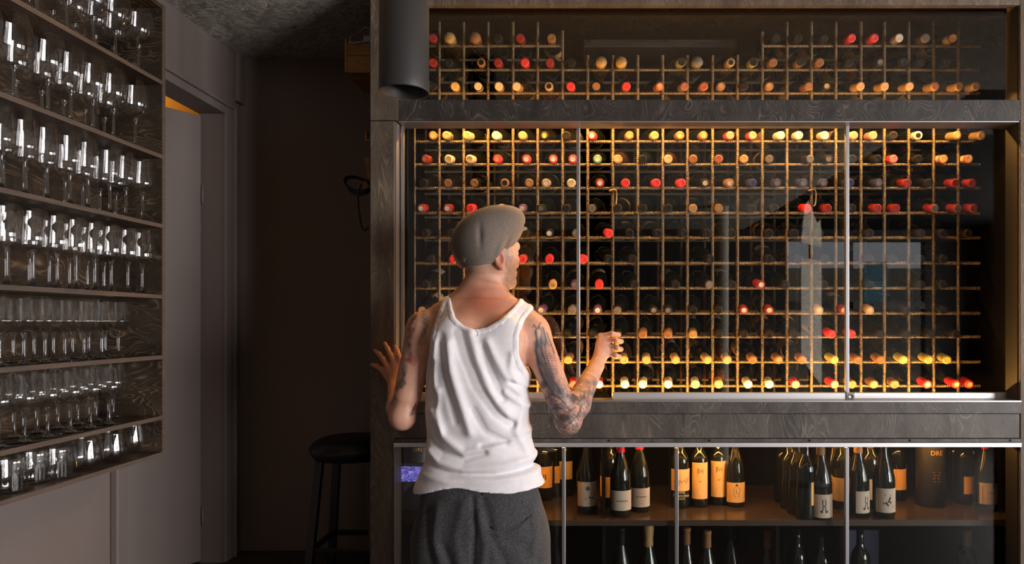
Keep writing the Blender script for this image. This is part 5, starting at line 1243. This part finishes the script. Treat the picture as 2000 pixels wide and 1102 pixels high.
tro = np_mesh('trousers', tp - off, tq, 'charcoal_cloth', man); tro['label'] = 'loose charcoal marl trousers'
bvh = BVHTree.FromPolygons([tuple(p) for p in tp], [tuple(int(i) for i in f) for f in tq])
def on(bv, px, py, lift=0.0):
    d = (P(px, py, 1.0) - Vector((0, 0, CZ))).normalized(); h = bv.ray_cast(Vector((0, 0, CZ)), d, 6)
    return (h[0] if h[0] else P(px, py, 2.2)) - d * lift
tube('pocket_welt', [q - Vector(off) for q in [on(bvh, x, y, 0.001) for x, y in ((959, 1030), (968, 1033), (985, 1035), (1000, 1031), (1014, 1025), (1026, 1018), (1035, 1012))]], 0.0022, 'charcoal_cloth', tro, 6)
for x0, x1, y0, y1 in ((884, 894, 945, 964), (943, 953, 949, 968)):
    a, b, c, d = on(bvh, x0, y1, .004), on(bvh, x1, y1, .004), on(bvh, x1, y0, .012), on(bvh, x0, y0, .012)
    V = [p - Vector(off) for p in (a, b, c, d)]; V2 = [p + Vector((0, 0.006, 0)) for p in V]
    mesh_obj('belt_loop', V + V2, [(0, 1, 2, 3), (7, 6, 5, 4), (0, 4, 5, 1), (1, 5, 6, 2), (2, 6, 7, 3), (3, 7, 4, 0)], 'charcoal_cloth', tro)

# ---- flat cap
cv = Vol(HC - .22, HC + .22, 0.0036)
tl = math.radians(27); cf = hf * math.cos(tl) + hu * math.sin(tl); cu_ = -hf * math.sin(tl) + hu * math.cos(tl)
CR = np.stack([hr, cf, cu_], 1)
cv.ell(HC + hu * .044 - hf * .006, (.098, .117, .086), 0, CR)
cv.ell(HC + hu * .086 + hf * .050, (.082, .078, .050), .04, CR)
cv.ell(HC - hu * .004 - hf * .044, (.090, .068, .088), .035, HR)
# cut the cap off below the sweatband, which rises towards the peak
def below(x, y, z):
    f = (x - HC[0]) * hf[0] + (y - HC[1]) * hf[1]; u = z - HC[2]
    return (-.044 + np.maximum(.26 * f, .92 * f) - u) * .78
sl, g = cv.sub(HC - .3, HC + .3); cv.a = np.maximum(cv.a, below(*g).astype(np.float32))
# soft creases
gxm = np.stack(np.broadcast_arrays(*g), -1).astype(np.float32) - HC.astype(np.float32)
cr_, cf_, cu2 = gxm @ hr.astype(np.float32), gxm @ hf.astype(np.float32), gxm @ hu.astype(np.float32)
crease = .0075 * np.exp(-((cf_ + .055 + .5 * (cr_ - .03)) / .008) ** 2 - ((cu2 - .03) / .035) ** 2) - .006 * np.exp(-((cf_ + .02 - .3 * (cu2 + .02)) / .010) ** 2 - ((cu2 + .012) / .03) ** 2) + .0065 * np.exp(-((cf_ - .012 - .3 * (cu2 + .0)) / .008) ** 2 - ((cu2 - .0) / .03) ** 2)
seam = .0035 * np.exp(-((cu2 - .055 - .30 * (cf_ - .02)) / .0035) ** 2) * (cr_ > 0.03) * (cf_ > .01)
cv.a = cv.a + (crease + seam).astype(np.float32)
cp_, cq = cv.mesh(); cp_ = relax(cp_, cq, 3, 0.45)
cap_o = np_mesh('flat_cap', cp_ - off, cq, 'cap_cloth', man); cap_o['label'] = 'grey-brown cloth flat cap'
bv_ = Vol(HC - .2, HC + .2, 0.0036)
bf_ = hf * math.cos(math.radians(8)) + hu * math.sin(math.radians(8)); bu = -hf * math.sin(math.radians(8)) + hu * math.cos(math.radians(8))
bv_.ell(HC + hf * .077 + hu * .066, (.072, .060, .011), 0, np.stack([hr, bf_, bu], 1))
sl, g = bv_.sub(HC - .3, HC + .3); bv_.a = np.maximum(bv_.a, (-((g[0] - HC[0]) * hf[0] + (g[1] - HC[1]) * hf[1]) + .074).astype(np.float32))
p_, q_ = bv_.mesh(); p_ = relax(p_, q_, 2, 0.4); np_mesh('peak', p_ - off, q_, 'cap_cloth', cap_o)
cbv = BVHTree.FromPolygons([tuple(p) for p in cp_], [tuple(int(i) for i in f) for f in cq])
plain('stitch', (0.28, 0.25, 0.23), 0.7)
for pts in (((903, 502), (907, 506), (910, 507)), ((902.5, 506), (906, 509), (908, 511)), ((902.5, 509), (905.5, 512), (908, 511.5))):
    tube('stitched_mark', [on(cbv, x, y, .0004) - Vector(off) for x, y in pts], 0.0011, 'stitch', cap_o, 5)
# ---- shoes
plain('shoe_leather', (0.03, 0.025, 0.022), 0.4); plain('shoe_sole', (0.2, 0.19, 0.18), 0.7)
for x in (lx - .02, rx + .02):
    v = Vol((x - .09, 2.15, -.02), (x + .09, 2.54, .16), 0.005)
    v.ell((x, 2.42, .035), (.048, .085, .042), .0); v.ell((x, 2.29, .045), (.042, .075, .05), .03); v.cone((x, 2.27, .06), (x, 2.27, .11), .045, .042, .03)
    sl, g = v.sub((-9, 0, -9), (9, 9, 9)); v.a = np.maximum(v.a, (.012 - g[2]).astype(np.float32) + 0 * v.a)
    p_, q_ = v.mesh(); p_ = relax(p_, q_, 2); sh = np_mesh('shoe', p_ - off, q_, 'shoe_leather', man)
    bmx = bmesh.new(); ring = []
    for kk in range(24):
        t = 2 * math.pi * kk / 24; ring.append((x + .049 * math.cos(t) * (1.0 if math.sin(t) > 0 else .9), 2.355 + .150 * math.sin(t), 0))
    lo_ = [bmx.verts.new(Vector(r) - Vector(off)) for r in ring]; hi_ = [bmx.verts.new(Vector((r[0], r[1], .016)) - Vector(off)) for r in ring]
    bmx.faces.new(lo_[::-1]); bmx.faces.new(hi_)
    for kk in range(24): bmx.faces.new((lo_[kk], lo_[(kk + 1) % 24], hi_[(kk + 1) % 24], hi_[kk]))
    bm_obj('sole', bmx, 'shoe_sole', sh)
